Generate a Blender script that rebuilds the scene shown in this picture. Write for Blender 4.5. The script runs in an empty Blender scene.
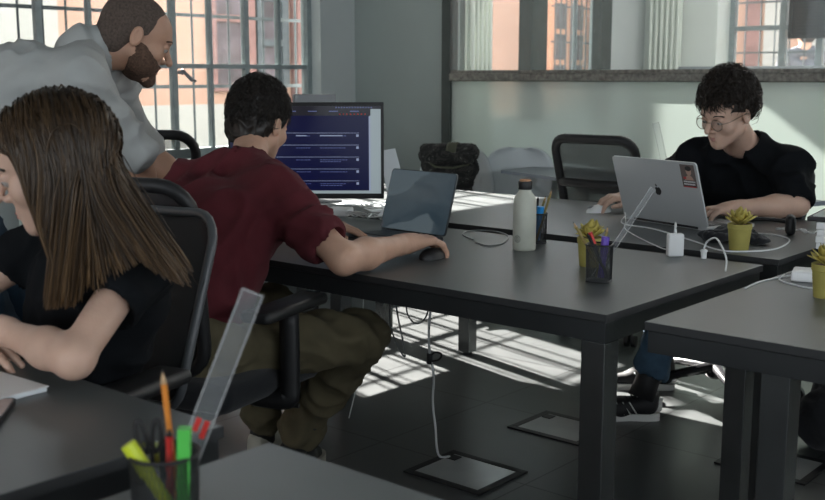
import bpy, bmesh, math, random
import numpy as np
from mathutils import Vector, Matrix, noise as mnoise
random.seed(7); rng = np.random.default_rng(7)
COL = bpy.context.scene.collection
PI = math.pi
def V(*a): return np.array(a, dtype=float)
def nrm(v):
    v = np.asarray(v, float); return v/np.linalg.norm(v)

# ------------------------------------------------------------------ materials
def mat(name, col, rough=.5, metal=0., spec=.5, var=0., vscale=8., bump=0., bscale=60., trans=0., emis=None, emis_s=0., ior=1.45, sheen=0., coat=0., stretch=None):
    m = bpy.data.materials.new(name); m.use_nodes = True
    nt = m.node_tree; b = nt.nodes['Principled BSDF']
    b.inputs['Base Color'].default_value = (*col, 1); b.inputs['Roughness'].default_value = rough
    b.inputs['Metallic'].default_value = metal; b.inputs['Specular IOR Level'].default_value = spec
    b.inputs['Transmission Weight'].default_value = trans; b.inputs['IOR'].default_value = ior
    b.inputs['Sheen Weight'].default_value = sheen; b.inputs['Coat Weight'].default_value = coat
    if emis: b.inputs['Emission Color'].default_value = (*emis, 1); b.inputs['Emission Strength'].default_value = emis_s
    tc = nt.nodes.new('ShaderNodeTexCoord'); src = tc.outputs['Object']
    if stretch:
        mp = nt.nodes.new('ShaderNodeMapping'); mp.inputs['Scale'].default_value = stretch
        nt.links.new(src, mp.inputs[0]); src = mp.outputs[0]
    if var > 0:
        n = nt.nodes.new('ShaderNodeTexNoise'); n.inputs['Scale'].default_value = vscale; n.inputs['Detail'].default_value = 5
        nt.links.new(src, n.inputs['Vector'])
        r = nt.nodes.new('ShaderNodeValToRGB')
        r.color_ramp.elements[0].position = .3; r.color_ramp.elements[1].position = .7
        r.color_ramp.elements[0].color = (*[c*(1-var) for c in col], 1); r.color_ramp.elements[1].color = (*[min(1, c*(1+var)) for c in col], 1)
        nt.links.new(n.outputs['Fac'], r.inputs[0]); nt.links.new(r.outputs[0], b.inputs['Base Color'])
    if bump > 0:
        n2 = nt.nodes.new('ShaderNodeTexNoise'); n2.inputs['Scale'].default_value = bscale; n2.inputs['Detail'].default_value = 3
        nt.links.new(src, n2.inputs['Vector'])
        bp = nt.nodes.new('ShaderNodeBump'); bp.inputs['Strength'].default_value = bump; bp.inputs['Distance'].default_value = .005
        nt.links.new(n2.outputs['Fac'], bp.inputs['Height']); nt.links.new(bp.outputs[0], b.inputs['Normal'])
    return m
def see_through(name, col, alpha, rough=.6, gloss=0.):
    """thin layer: part transparent, part surface"""
    m = bpy.data.materials.new(name); m.use_nodes = True; nt = m.node_tree
    b = nt.nodes['Principled BSDF']; b.inputs['Base Color'].default_value = (*col, 1); b.inputs['Roughness'].default_value = rough
    out = nt.nodes['Material Output']; t = nt.nodes.new('ShaderNodeBsdfTransparent'); mx = nt.nodes.new('ShaderNodeMixShader')
    mx.inputs[0].default_value = alpha
    nt.links.new(t.outputs[0], mx.inputs[1]); nt.links.new(b.outputs[0], mx.inputs[2]); nt.links.new(mx.outputs[0], out.inputs[0])
    if gloss:
        g = nt.nodes.new('ShaderNodeBsdfGlossy'); g.inputs['Roughness'].default_value = .02
        fr = nt.nodes.new('ShaderNodeLayerWeight'); fr.inputs[0].default_value = gloss
        m2 = nt.nodes.new('ShaderNodeMixShader'); nt.links.new(fr.outputs['Fresnel'], m2.inputs[0])
        nt.links.new(mx.outputs[0], m2.inputs[1]); nt.links.new(g.outputs[0], m2.inputs[2]); nt.links.new(m2.outputs[0], out.inputs[0])
    return m

# ------------------------------------------------------------------ mesh helpers
def link(name, me, m, parent=None, smooth=False):
    o = bpy.data.objects.new(name, me); COL.objects.link(o)
    if m is not None:
        for x in (m if isinstance(m, (list, tuple)) else [m]): me.materials.append(x)
    if parent is not None: o.parent = parent
    if smooth: me.polygons.foreach_set('use_smooth', [True]*len(me.polygons))
    me.update(); return o
def obj(name, bm, m, parent=None, smooth=False, angle=None):
    me = bpy.data.meshes.new(name); bmesh.ops.recalc_face_normals(bm, faces=bm.faces); bm.to_mesh(me); bm.free()
    o = link(name, me, m, parent, smooth or angle is not None)
    if angle is not None: me.set_sharp_from_angle(angle=math.radians(angle))
    return o
def box(bm, c, s, rot=None, bev=0., seg=2):
    r = bmesh.ops.create_cube(bm, size=1.)
    vs = r['verts']; M = Matrix.Translation(Vector(c)) @ (rot.to_4x4() if rot is not None else Matrix()) @ Matrix.Diagonal((*s, 1))
    bmesh.ops.transform(bm, matrix=M, verts=vs)
    if bev > 0:
        es = list({e for v in vs for e in v.link_edges}); bmesh.ops.bevel(bm, geom=es, offset=bev, segments=seg, profile=.5, affect='EDGES')
def bx(bm, x0, x1, y0, y1, z0, z1, bev=0.): box(bm, ((x0+x1)/2, (y0+y1)/2, (z0+z1)/2), (x1-x0, y1-y0, z1-z0), None, bev)
def tube(bm, pts, r, n=8, cap=True, closed=False, flat=1.0):
    pts = [Vector(p) for p in pts]; N = len(pts); rs = r if isinstance(r, (list, tuple)) else [r]*N
    rings = []; up = None
    for i, p in enumerate(pts):
        a = pts[(i-1) % N] if (i > 0 or closed) else pts[i]; b = pts[(i+1) % N] if (i < N-1 or closed) else pts[i]
        t = (b-a).normalized()
        if up is None:
            up = Vector((0, 0, 1)) if abs(t.z) < .9 else Vector((1, 0, 0))
        s = t.cross(up); 
        if s.length < 1e-5: s = t.cross(Vector((0, 1, 0)))
        s.normalize(); up = s.cross(t).normalized()
        rings.append([bm.verts.new(p + (s*math.cos(2*PI*k/n) + up*math.sin(2*PI*k/n)*flat)*rs[i]) for k in range(n)])
    M = N if closed else N-1
    for i in range(M):
        A, B = rings[i], rings[(i+1) % N]
        for k in range(n): bm.faces.new((A[k], A[(k+1) % n], B[(k+1) % n], B[k]))
    if cap and not closed: bm.faces.new(rings[0][::-1]); bm.faces.new(rings[-1])
def spline(pts, n=8, closed=False):
    P = [Vector(p) for p in pts]; out = []; N = len(P)
    g = (lambda i: P[i % N]) if closed else (lambda i: P[max(0, min(N-1, i))])
    for i in range(N if closed else N-1):
        p0, p1, p2, p3 = g(i-1), g(i), g(i+1), g(i+2)
        for k in range(n):
            t = k/n; out.append(.5*((2*p1)+(p2-p0)*t+(2*p0-5*p1+4*p2-p3)*t*t+(3*p1-p0-3*p2+p3)*t**3))
    if not closed: out.append(P[-1])
    return out
def lathe(bm, prof, n=32, c=(0, 0, 0), sq=0.):
    """prof: (r, z) list; sq>0 squares the ring"""
    rings = []
    for r, z in prof:
        ring = []
        for k in range(n):
            a = 2*PI*k/n; f = 1.
            if sq: f = 1/((abs(math.cos(a))**(2+sq)+abs(math.sin(a))**(2+sq))**(1/(2+sq)))
            ring.append(bm.verts.new((c[0]+r*f*math.cos(a), c[1]+r*f*math.sin(a), c[2]+z)))
        rings.append(ring)
    for A, B in zip(rings, rings[1:]):
        for k in range(n): bm.faces.new((A[k], A[(k+1) % n], B[(k+1) % n], B[k]))
    if prof[0][0] > 1e-6: bm.faces.new(rings[0][::-1])
    if prof[-1][0] > 1e-6: bm.faces.new(rings[-1])
def poly(bm, pts, h, z=0., M=None):
    """extruded polygon in local xy, thickness h along z"""
    a = [bm.verts.new((p[0], p[1], z)) for p in pts]; b = [bm.verts.new((p[0], p[1], z+h)) for p in pts]
    bm.faces.new(a[::-1]); bm.faces.new(b)
    n = len(pts)
    for k in range(n): bm.faces.new((a[k], a[(k+1) % n], b[(k+1) % n], b[k]))
    if M is not None: bmesh.ops.transform(bm, matrix=M, verts=a+b)
def rrect(w, h, r, n=5):
    out = []
    for cx, cy, a0 in ((w/2-r, h/2-r, 0), (-w/2+r, h/2-r, 90), (-w/2+r, -h/2+r, 180), (w/2-r, -h/2+r, 270)):
        for k in range(n+1):
            a = math.radians(a0+90*k/n); out.append((cx+r*math.cos(a), cy+r*math.sin(a)))
    return out
def thing(name, label, cat, loc=(0, 0, 0), rz=0., group=None):
    o = bpy.data.objects.new(name, None); COL.objects.link(o); o.location = loc; o.rotation_euler = (0, 0, rz)
    o.empty_display_size = .1; return tag(o, label, cat, group)
def tag(o, label, cat, group=None, kind=None):
    o['label'] = label; o['category'] = cat
    if group: o['group'] = group
    if kind: o['kind'] = kind
    return o
def struct(name, bm, m, parent=None, **k):
    o = obj(name, bm, m, parent, **k)
    if parent is None: o['kind'] = 'structure'
    return o
def dup(root, loc, rz, label, group=None, scale=None):
    r = root.copy(); COL.objects.link(r); r.location = loc; r.rotation_euler = (0, 0, rz); r['label'] = label
    if group: r['group'] = group
    if scale: r.scale = (scale,)*3
    for ch in list(root.children):
        c = ch.copy(); COL.objects.link(c); c.parent = r
        for g in ch.children:
            d = g.copy(); COL.objects.link(d); d.parent = c
    return r

# ------------------------------------------------------------------ implicit surfaces (smooth unions, surface nets)
def frame_fu(fwd, up):
    """columns: right, forward, up"""
    f = nrm(fwd); u = np.asarray(up, float); u = nrm(u-f*(u@f)); r = np.cross(f, u); return np.stack([r, f, u], 1)
class Frame:
    def __init__(s, o, R): s.o = np.asarray(o, float); s.R = R
    def __call__(s, x, y, z): return s.o+s.R@np.array([x, y, z], float)
def cone(a, b, ra, rb=None, k=.02, mode='add', fine=False): return dict(t='c', a=np.asarray(a, float), b=np.asarray(b, float), ra=ra, rb=ra if rb is None else rb, k=k, m=mode, f=fine)
def ell(c, r, R=None, k=.02, mode='add', fine=False): return dict(t='e', c=np.asarray(c, float), r=np.asarray(r, float), R=np.eye(3) if R is None else R, k=k, m=mode, f=fine)
def _bb(p):
    if p['t'] == 'c':
        R = max(p['ra'], p['rb']); return np.minimum(p['a'], p['b'])-R, np.maximum(p['a'], p['b'])+R
    e = np.sqrt(((p['R']*p['r'])**2).sum(1)); return p['c']-e, p['c']+e
def sdf_mesh(prims, h=.007, hf=.003):
    los, his = zip(*[_bb(p) for p in prims if p['m'] == 'add']); lo = np.min(los, 0)-3*h; hi = np.max(his, 0)+3*h
    fines = [(a-.012, b+.012) for (a, b), p in zip([_bb(p) for p in prims], prims) if p['f']]
    ax = []
    for d in range(3):
        x = lo[d]; L = [x]
        while x < hi[d]:
            fn = any(a[d] <= x <= b[d] for a, b in fines); x += hf if fn else h; L.append(x)
        ax.append(np.array(L, dtype=np.float32))
    X, Y, Z = ax; val = np.full((len(X), len(Y), len(Z)), .5, np.float32)
    for p in prims:
        a, b = _bb(p); mg = p['k']+.02; sl = []
        for d in range(3):
            i0 = max(0, np.searchsorted(ax[d], a[d]-mg)-1); i1 = min(len(ax[d]), np.searchsorted(ax[d], b[d]+mg)+1); sl.append(slice(i0, i1))
        x = X[sl[0]][:, None, None]; y = Y[sl[1]][None, :, None]; z = Z[sl[2]][None, None, :]
        if p['t'] == 'c':
            A = p['a']; D = p['b']-A; L2 = max(D@D, 1e-9)
            px, py, pz = x-A[0], y-A[1], z-A[2]
            t = np.clip((px*D[0]+py*D[1]+pz*D[2])/L2, 0, 1)
            d = np.sqrt((px-t*D[0])**2+(py-t*D[1])**2+(pz-t*D[2])**2)-(p['ra']+(p['rb']-p['ra'])*t)
        else:
            c = p['c']; R = p['R']; r = p['r']; px, py, pz = x-c[0], y-c[1], z-c[2]
            q = [(px*R[0, i]+py*R[1, i]+pz*R[2, i]) for i in range(3)]
            k0 = np.sqrt(sum((q[i]/r[i])**2 for i in range(3))); k1 = np.sqrt(sum((q[i]/r[i]**2)**2 for i in range(3)))+1e-9
            d = k0*(k0-1)/k1
        s = tuple(sl); v = val[s]; k = max(p['k'], 1e-4)
        if p['m'] == 'add':
            hh = np.maximum(k-np.abs(v-d), 0)/k; val[s] = np.minimum(v, d)-hh*hh*k*.25
        else:
            hh = np.maximum(k-np.abs(v+d), 0)/k; val[s] = np.maximum(v, -d)+hh*hh*k*.25
    return nets(val, ax)
def nets(val, ax):
    s = val < 0; c = s[:-1, :-1, :-1].astype(np.int8)
    c = np.zeros(tuple(n-1 for n in s.shape), np.int8)
    offs = [(i, j, k) for i in (0, 1) for j in (0, 1) for k in (0, 1)]
    sh = c.shape
    for o in offs: c += s[o[0]:o[0]+sh[0], o[1]:o[1]+sh[1], o[2]:o[2]+sh[2]]
    act = np.argwhere((c > 0) & (c < 8)); ids = np.full(sh, -1, np.int32); ids[tuple(act.T)] = np.arange(len(act))
    cv = np.stack([val[act[:, 0]+o[0], act[:, 1]+o[1], act[:, 2]+o[2]] for o in offs], 1)
    acc = np.zeros((len(act), 3)); cnt = np.zeros(len(act))
    for a in range(8):
        for b in range(a+1, 8):
            oa, ob = offs[a], offs[b]
            if sum(abs(oa[i]-ob[i]) for i in range(3)) != 1: continue
            va, vb = cv[:, a], cv[:, b]; m = (va < 0) != (vb < 0); t = np.where(m, va/np.where(m, va-vb, 1), 0)
            for d in range(3):
                acc[:, d] += np.where(m, oa[d]+(ob[d]-oa[d])*t, 0)
            cnt += m
    loc = acc/np.maximum(cnt, 1)[:, None]; vt = np.zeros((len(act), 3))
    for d in range(3):
        A = ax[d]; vt[:, d] = A[act[:, d]]+loc[:, d]*(A[act[:, d]+1]-A[act[:, d]])
    faces = []
    for d in range(3):
        e = [slice(None)]*3; f = [slice(None)]*3; e[d] = slice(0, -1); f[d] = slice(1, None)
        s0 = s[tuple(e)]; s1 = s[tuple(f)]; ed = np.argwhere(s0 != s1); u, w = [(1, 2), (2, 0), (0, 1)][d]
        ok = (ed[:, u] > 0) & (ed[:, w] > 0) & (ed[:, u] < sh[u]) & (ed[:, w] < sh[w]) & (ed[:, d] < sh[d]); ed = ed[ok]
        def g(du, dw):
            q = ed.copy(); q[:, u] += du; q[:, w] += dw; return ids[tuple(q.T)]
        F = np.stack([g(-1, -1), g(0, -1), g(0, 0), g(-1, 0)], 1); fl = s0[tuple(ed.T)] == False
        F[fl] = F[fl][:, ::-1]; faces.append(F)
    return vt, np.concatenate(faces)
def to_obj(name, vf, m, parent, disp=None, relax=1):
    vt, F = vf; me = bpy.data.meshes.new(name)
    if relax:
        E = np.concatenate([F[:, [0, 1]], F[:, [1, 2]], F[:, [2, 3]], F[:, [3, 0]]])
        for _ in range(relax):
            s_ = np.zeros_like(vt); n_ = np.zeros(len(vt))
            for d in range(3): s_[:, d] = np.bincount(E[:, 0], vt[E[:, 1], d], len(vt))+np.bincount(E[:, 1], vt[E[:, 0], d], len(vt))
            n_ = np.bincount(E[:, 0], minlength=len(vt))+np.bincount(E[:, 1], minlength=len(vt))
            vt = vt*.5+.5*s_/np.maximum(n_, 1)[:, None]
    me.vertices.add(len(vt)); me.loops.add(F.size); me.polygons.add(len(F))
    me.vertices.foreach_set('co', vt.astype(np.float32).ravel()); me.loops.foreach_set('vertex_index', F.astype(np.int32).ravel())
    me.polygons.foreach_set('loop_start', np.arange(0, F.size, 4, dtype=np.int32)); me.update(calc_edges=True); me.validate()
    if disp is not None:
        n = np.zeros(len(me.vertices)*3, np.float32); me.vertices.foreach_get('normal', n); n = n.reshape(-1, 3)
        co = np.zeros(len(me.vertices)*3, np.float32); me.vertices.foreach_get('co', co); co = co.reshape(-1, 3)
        co = co+n*disp(co)[:, None]; me.vertices.foreach_set('co', co.astype(np.float32).ravel()); me.update()
    return link(name, me, m, parent, True)
def folds(amp=.006, sc=9., seed=0., stretch=(1, 1, 1)):
    def f(co):
        out = np.zeros(len(co), np.float32); st = Vector(stretch); off = Vector((seed, seed*1.7, seed*.3))
        for i, p in enumerate(co):
            q = Vector((p[0]*stretch[0], p[1]*stretch[1], p[2]*stretch[2]))*sc+off
            w = mnoise.noise(q*.5)*1.3; a = mnoise.noise(q+Vector((w, w, -w))); b = mnoise.noise(q*2.1-Vector((w, 0, w)))
            out[i] = amp*((1-3.0*abs(a)**.8)*1.0+(1-2.*abs(b))*.35-.3)
        return out
    return f

# ------------------------------------------------------------------ people
def hand_prims(W, fwd, pn, thumb, curl, sc=1., spread=.12, thumb_open=.5, f=True):
    """W wrist, fwd towards fingers, pn palm normal, thumb side vector; curl: 4x3 bends in degrees"""
    fwd = nrm(fwd); pn = nrm(np.asarray(pn, float)-fwd*(np.asarray(pn, float)@fwd)); sd = nrm(np.cross(pn, fwd)); 
    if sd@np.asarray(thumb, float) < 0: sd = -sd
    P = []; W = np.asarray(W, float)
    roots = []
    for i, (o, L) in enumerate(((.030, .088), (.010, .092), (-.011, .088), (-.031, .079))):
        roots.append(W+(fwd*L+sd*o)*sc)
        P.append(cone(W+(fwd*.012+sd*o*.55)*sc, roots[-1], .0155*sc, .0115*sc, .014, fine=f))
    P.append(cone(W-fwd*.02*sc, W+fwd*.035*sc, .024*sc, .022*sc, .02, fine=f))
    lens = [(.042, .024, .021), (.046, .029, .022), (.043, .027, .021), (.033, .020, .019)]
    for i in range(4):
        p = roots[i]; a = 0; base = nrm(fwd+sd*spread*(1.5-i)/1.5)
        for j in range(3):
            a += math.radians(curl[i][j]); d = base*math.cos(a)+pn*math.sin(a); q = p+d*lens[i][j]*sc
            r0 = (.0098, .0088, .0080)[j]*sc; r1 = (.0088, .0080, .0066)[j]*sc
            P.append(cone(p, q, r0, r1, .003 if j == 0 else .002, fine=f)); p = q
    t0 = W+(fwd*.022+sd*.022)*sc; d1 = nrm(fwd*(1-thumb_open*.5)+sd*thumb_open+pn*.35); t1 = t0+d1*.042*sc; d2 = nrm(fwd+sd*thumb_open*.4+pn*.25); t2 = t1+d2*.032*sc; t3 = t2+nrm(fwd+pn*.2-sd*.1)*.026*sc
    P += [cone(t0, t1, .017*sc, .0125*sc, .014, fine=f), cone(t1, t2, .0115*sc, .010*sc, .004, fine=f), cone(t2, t3, .010*sc, .008*sc, .002, fine=f)]
    return P
def head_prims(F, sc=1., jaw=1., f=True):
    def e(x, y, z, a, b, c, k=.02, mode='add'): return ell(F(x*sc, y*sc, z*sc), (a*sc, b*sc, c*sc), F.R, k*sc, mode, f)
    def c(p, q, ra, rb, k=.015): return cone(F(*[v*sc for v in p]), F(*[v*sc for v in q]), ra*sc, rb*sc, k*sc, 'add', f)
    P = [e(0, -.012, .034, .075, .096, .084), e(0, .035, -.02, .058, .060, .082, .03), e(0, .045, .04, .058, .045, .045, .03),
         c((-.054*jaw, .005, -.052), (-.015, .066, -.093), .018, .015, .03), c((.054*jaw, .005, -.052), (.015, .066, -.093), .018, .015, .03),
         e(0, .074, -.098, .017, .014, .014, .018), c((-.03, .086, .022), (.03, .086, .022), .0115, .0115, .02),
         e(-.033, .094, .0, .017, .014, .013, .014, 'sub'), e(.033, .094, .0, .017, .014, .013, .014, 'sub'),
         c((0, .086, .018), (0, .119, -.028), .0075, .0105, .008), e(-.011, .099, -.034, .0085, .010, .0075, .008), e(.011, .099, -.034, .0085, .010, .0075, .008),
         e(-.042, .062, -.028, .022, .022, .022, .02), e(.042, .062, -.028, .022, .022, .022, .02),
         e(0, .077, -.064, .028, .014, .022, .018), c((-.014, .0895, -.061), (.014, .0895, -.061), .0045, .0045, .006), c((-.012, .089, -.071), (.012, .089, -.071), .0050, .0050, .006)]
    for s in (-1, 1):
        P += [e(s*.033, .0815, .001, .0122, .0122, .0122, .003), e(s*.033, .0835, .0055, .0140, .0125, .0085, .003), e(s*.077, -.008, -.008, .009, .018, .030, .006), e(s*.084, -.006, -.004, .005, .011, .018, .004, 'sub')]
    return P
def face_parts(F, par, iris, brow, lipm, sc=1., look=(0, 1, -.3)):
    for s in (-1, 1):
        bm = bmesh.new(); pts = [F(s*x*sc, y*sc, z*sc) for x, y, z in ((.016, .0985, .020), (.028, .099, .026), (.040, .093, .026), (.052, .080, .019))]
        tube(bm, spline([tuple(p) for p in pts], 4), [.0027*sc]*13, 6, flat=1.)
        obj('eyebrow', bm, brow, par, True)
    for s in (-1, 1):
        bm = bmesh.new(); bmesh.ops.create_uvsphere(bm, u_segments=12, v_segments=8, radius=.0118*sc)
        bmesh.ops.translate(bm, vec=Vector(F(s*.033*sc, .0835*sc, -.001*sc)), verts=bm.verts); e = obj('eye', bm, M['eyewhite'], par, True)
        d = nrm(F.R@np.array(look)); bm = bmesh.new(); bmesh.ops.create_uvsphere(bm, u_segments=10, v_segments=6, radius=.006*sc)
        bmesh.ops.translate(bm, vec=Vector(F(s*.033*sc, .0835*sc, -.001*sc)+d*.0072*sc), verts=bm.verts); obj('iris', bm, iris, e, True)
    bm = bmesh.new()
    tube(bm, [tuple(F(x*sc, y*sc, z*sc)) for x, y, z in ((-.019, .086, -.066), (-.009, .0945, -.0635), (0, .0955, -.065), (.009, .0945, -.0635), (.019, .086, -.066))], [.001, .0034*sc, .0034*sc, .0034*sc, .001], 6)
    tube(bm, [tuple(F(x*sc, y*sc, z*sc)) for x, y, z in ((-.016, .086, -.068), (-.008, .0940, -.071), (0, .0952, -.072), (.008, .0940, -.071), (.016, .086, -.068))], [.001, .0040*sc, .0044*sc, .0040*sc, .001], 6)
    obj('lips', bm, lipm, par, True)
def torso_prims(J, d=0., k=.05, w=1.):
    P = []; pel, ch, nk = J['pelvis'], J['chest'], J['neck']; SL, SR, HL, HR = J['SL'], J['SR'], J['HL'], J['HR']
    ws = (SR-SL)*.5; wh = (HR-HL)*.5
    for s in (-1, 1):
        P.append(cone(pel+s*wh*.62, ch+s*ws*.42, (.098+d)*w, (.098+d)*w, k)); P.append(cone(ch+s*ws*.42, (SR if s > 0 else SL), (.090+d)*w, (.058+d)*w, k))
        P.append(cone(nk, (SR if s > 0 else SL), (.047+d*.8)*w, (.052+d)*w, .03))
    P.append(cone(pel, ch, (.105+d)*w, (.11+d)*w, k))
    return P
def body(J, par, skin, F, h=.008, hf=.003, hands=None, sc=1., arm=1., fine_head=True):
    P = torso_prims(J, -.016)
    P += head_prims(F, sc, f=fine_head)
    P.append(cone(J['neck'], F(0, -.02*sc, -.055*sc), .056*arm*sc, .052*arm*sc, .03))
    for s in 'LR':
        S, E, W = J['S'+s], J['E'+s], J['W'+s]
        P += [cone(S, E, .047*arm, .038*arm, .02), cone(E, E+(W-E)*.35, .040*arm, .041*arm, .02), cone(E+(W-E)*.35, W, .041*arm, .025*arm, .02)]
        if 'H'+s in J:
            P += [cone(J['H'+s], J['K'+s], .07, .052, .03), cone(J['K'+s], J['A'+s], .05, .034, .02)]
    for hd in (hands or []): P += hand_prims(**hd)
    return to_obj('body', sdf_mesh(P, h, hf), skin, par)
def tee(J, par, m, F, d=.012, sleeve=.6, h=.008, amp=.007, w=1., seed=1., long_=None, sr=.066, neckr=.068):
    P = torso_prims(J, d, w=w)
    for s in 'LR':
        S, E, W = J['S'+s], J['E'+s], J['W'+s]; t = S+(E-S)*sleeve
        if long_:
            e2 = E+(W-E)*long_; P += [cone(S, E, sr*.98, sr*.84, .03), cone(E, e2, sr*.84, sr*.74, .015), cone(e2-(e2-E)*.35, e2, sr*.80, sr*.82, .006)]
        else:
            P += [cone(S, t, sr, sr*.95, .03)]
    nk = J['neck']; up = nrm(F.o-nk)
    P.append(cone(nk+up*.020, nk+up*.12, neckr, neckr*1.1, .008, 'sub'))
    if not long_:
        for s in 'LR':
            S, E = J['S'+s], J['E'+s]; t = S+(E-S)*(sleeve+.0); dd = nrm(E-S); P.append(cone(t+dd*.045, t+dd*.10, .052, .07, .004, 'sub'))
    fo = folds(amp, 8., seed)
    return to_obj('t_shirt' if not long_ else 'shirt', sdf_mesh(P, h, h), m, par, fo)
def trousers(J, par, m, h=.009, amp=.009, seed=4., cuff=.9, r=(.1, .078, .07, .068), name='trousers'):
    P = [cone(J['HL'], J['HR'], .115, .115, .04), cone(J['pelvis'], J['pelvis']+(J['chest']-J['pelvis'])*.25, .125, .12, .04)]
    for s in 'LR':
        H, K, A = J['H'+s], J['K'+s], J['A'+s]; e = K+(A-K)*cuff
        P += [cone(H, K, r[0], r[1], .03), cone(K, e, r[2]+.002, r[3], .02), cone(e, e+(A-K)*.04, r[3]+.004, r[3]+.004, .004)]
        dd = nrm(A-K); P.append(cone(e+(A-K)*.04+dd*.05, e+dd*.16, r[3]*.85, r[3]*.9, .004, 'sub'))
    return to_obj(name, sdf_mesh(P, h, h), m, par, folds(amp, 9., seed))
def strands_mesh(name, paths, width, m, par, taper=True):
    """paths: (n, k, 3) -> one mesh of thin crossed ribbons"""
    n, k, _ = paths.shape; T = np.gradient(paths, axis=1); T /= np.linalg.norm(T, axis=2, keepdims=True)+1e-9
    rnd = rng.normal(size=(n, 1, 3)); S = np.cross(T, rnd); S /= np.linalg.norm(S, axis=2, keepdims=True)+1e-9; N2 = np.cross(T, S)
    wv = width*(np.linspace(1, .25, k) if taper else np.ones(k))[None, :, None]*(.7+.6*rng.random((n, 1, 1)))
    ring = [paths+S*wv, paths-S*wv*.5+N2*wv*.87, paths-S*wv*.5-N2*wv*.87]
    vt = np.stack(ring, 2).reshape(-1, 3); b = (np.arange(n)*k*3)[:, None, None]+(np.arange(k-1)*3)[None, :, None]
    F = []
    for a in range(3):
        c = (a+1) % 3; F.append(np.stack([b+a, b+c, b+3+c, b+3+a], -1).reshape(-1, 4))
    return to_obj(name, (vt, np.concatenate(F)), m, par, relax=0)
# ------------------------------------------------------------------ material library
M = {}
M['desk'] = mat('desk_laminate', (.085, .092, .093), .36, spec=.45, var=.10, vscale=3, bump=.03, bscale=900)
M['desk_lighter'] = mat('desk_laminate_lighter', (.15, .16, .16), .36, spec=.45, var=.08, vscale=3)  # lighter copy of the desk laminate, for the foreground desk top only
M['desk_edge'] = mat('desk_edge', (.020, .021, .022), .6)
M['black_steel'] = mat('black_steel', (.018, .020, .021), .34, spec=.5, var=.15, vscale=6)
M['black_plastic'] = mat('black_plastic', (.012, .012, .013), .5)
M['black_fabric'] = mat('black_fabric', (.012, .013, .016), .9, var=.2, vscale=90, sheen=.15, bump=.3, bscale=500)
M['grey_plastic'] = mat('grey_plastic', (.16, .17, .18), .45)
M['chrome'] = mat('chrome', (.6, .62, .63), .22, metal=1.)
M['steel'] = mat('brushed_steel', (.42, .43, .43), .4, metal=1.)
M['wall'] = mat('wall_paint', (.48, .51, .50), .8, var=.04, vscale=2.5, bump=.05, bscale=40)
M['wall_dark'] = mat('wall_paint_grey_green', (.30, .335, .315), .8, var=.05, vscale=2, bump=.05, bscale=40)
M['ceil'] = mat('ceiling_paint', (.5, .52, .52), .9, var=.03, vscale=3)
M['frame'] = mat('window_frame_paint', (.24, .28, .28), .5, var=.12, vscale=20)
M['iron'] = mat('grille_iron', (.07, .08, .085), .6, metal=.3, var=.2, vscale=20)
M['old_steel'] = mat('partition_steel', (.17, .165, .145), .42, metal=.4, var=.45, vscale=45, bump=.15, bscale=60)
M['dark_frame'] = mat('dark_frame', (.035, .045, .04), .5, var=.15)
M['white_plastic'] = mat('white_plastic', (.75, .76, .76), .35)
M['shell'] = mat('shell_white', (.74, .79, .80), .35)
M['alu'] = mat('aluminium', (.55, .57, .58), .42, metal=.35)
M['alu_dark'] = mat('aluminium_dark', (.10, .105, .11), .4, metal=.7)
M['rad'] = mat('radiator_enamel', (.62, .67, .60), .4)
M['rad_grey'] = mat('radiator_grey', (.30, .33, .34), .45)
M['salmon'] = mat('stucco_salmon', (.41, .245, .175), .9, var=.06, vscale=1.5, bump=.2, bscale=30)
M['cream'] = mat('stucco_cream', (.37, .355, .32), .9, var=.04, vscale=1.5, bump=.2, bscale=30)
M['brown'] = mat('brown_paint', (.20, .10, .085), .7, var=.2, vscale=9)
M['orange_wood'] = mat('orange_wood', (.68, .33, .19), .6, var=.15, vscale=9, stretch=(1, 1, .1))
M['dark_glass'] = mat('dark_window_glass', (.10, .085, .095), .15, spec=.6, var=.5, vscale=3)
M['asphalt'] = mat('street_paving', (.30, .29, .28), .9, var=.15, vscale=5, bump=.2)
M['shutter'] = mat('shutter_slats', (.03, .034, .034), .5)
M['glass'] = see_through('clear_glass', (.7, .8, .78), .06, .05, gloss=.12)
def frosted():
    m = bpy.data.materials.new('frosted_glass'); m.use_nodes = True; nt = m.node_tree; nt.nodes.remove(nt.nodes['Principled BSDF']); out = nt.nodes['Material Output']
    tr = nt.nodes.new('ShaderNodeBsdfTranslucent'); tr.inputs[0].default_value = (.84, .90, .86, 1)
    df = nt.nodes.new('ShaderNodeBsdfDiffuse'); df.inputs[0].default_value = (.82, .84, .80, 1)
    rf = nt.nodes.new('ShaderNodeBsdfRefraction'); rf.inputs['Color'].default_value = (.85, .93, .9, 1); rf.inputs['Roughness'].default_value = .30; rf.inputs['IOR'].default_value = 1.12
    gl = nt.nodes.new('ShaderNodeBsdfGlossy'); gl.inputs['Roughness'].default_value = .12
    a = nt.nodes.new('ShaderNodeMixShader'); b = nt.nodes.new('ShaderNodeMixShader'); c = nt.nodes.new('ShaderNodeMixShader'); lw = nt.nodes.new('ShaderNodeLayerWeight'); lw.inputs[0].default_value = .25
    a.inputs[0].default_value = .5; b.inputs[0].default_value = .55
    nt.links.new(tr.outputs[0], a.inputs[1]); nt.links.new(df.outputs[0], a.inputs[2])
    nt.links.new(a.outputs[0], b.inputs[1]); nt.links.new(rf.outputs[0], b.inputs[2])
    nt.links.new(lw.outputs['Fresnel'], c.inputs[0]); nt.links.new(b.outputs[0], c.inputs[1]); nt.links.new(gl.outputs[0], c.inputs[2]); nt.links.new(c.outputs[0], out.inputs[0])
    return m
M['frosted'] = frosted()
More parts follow.
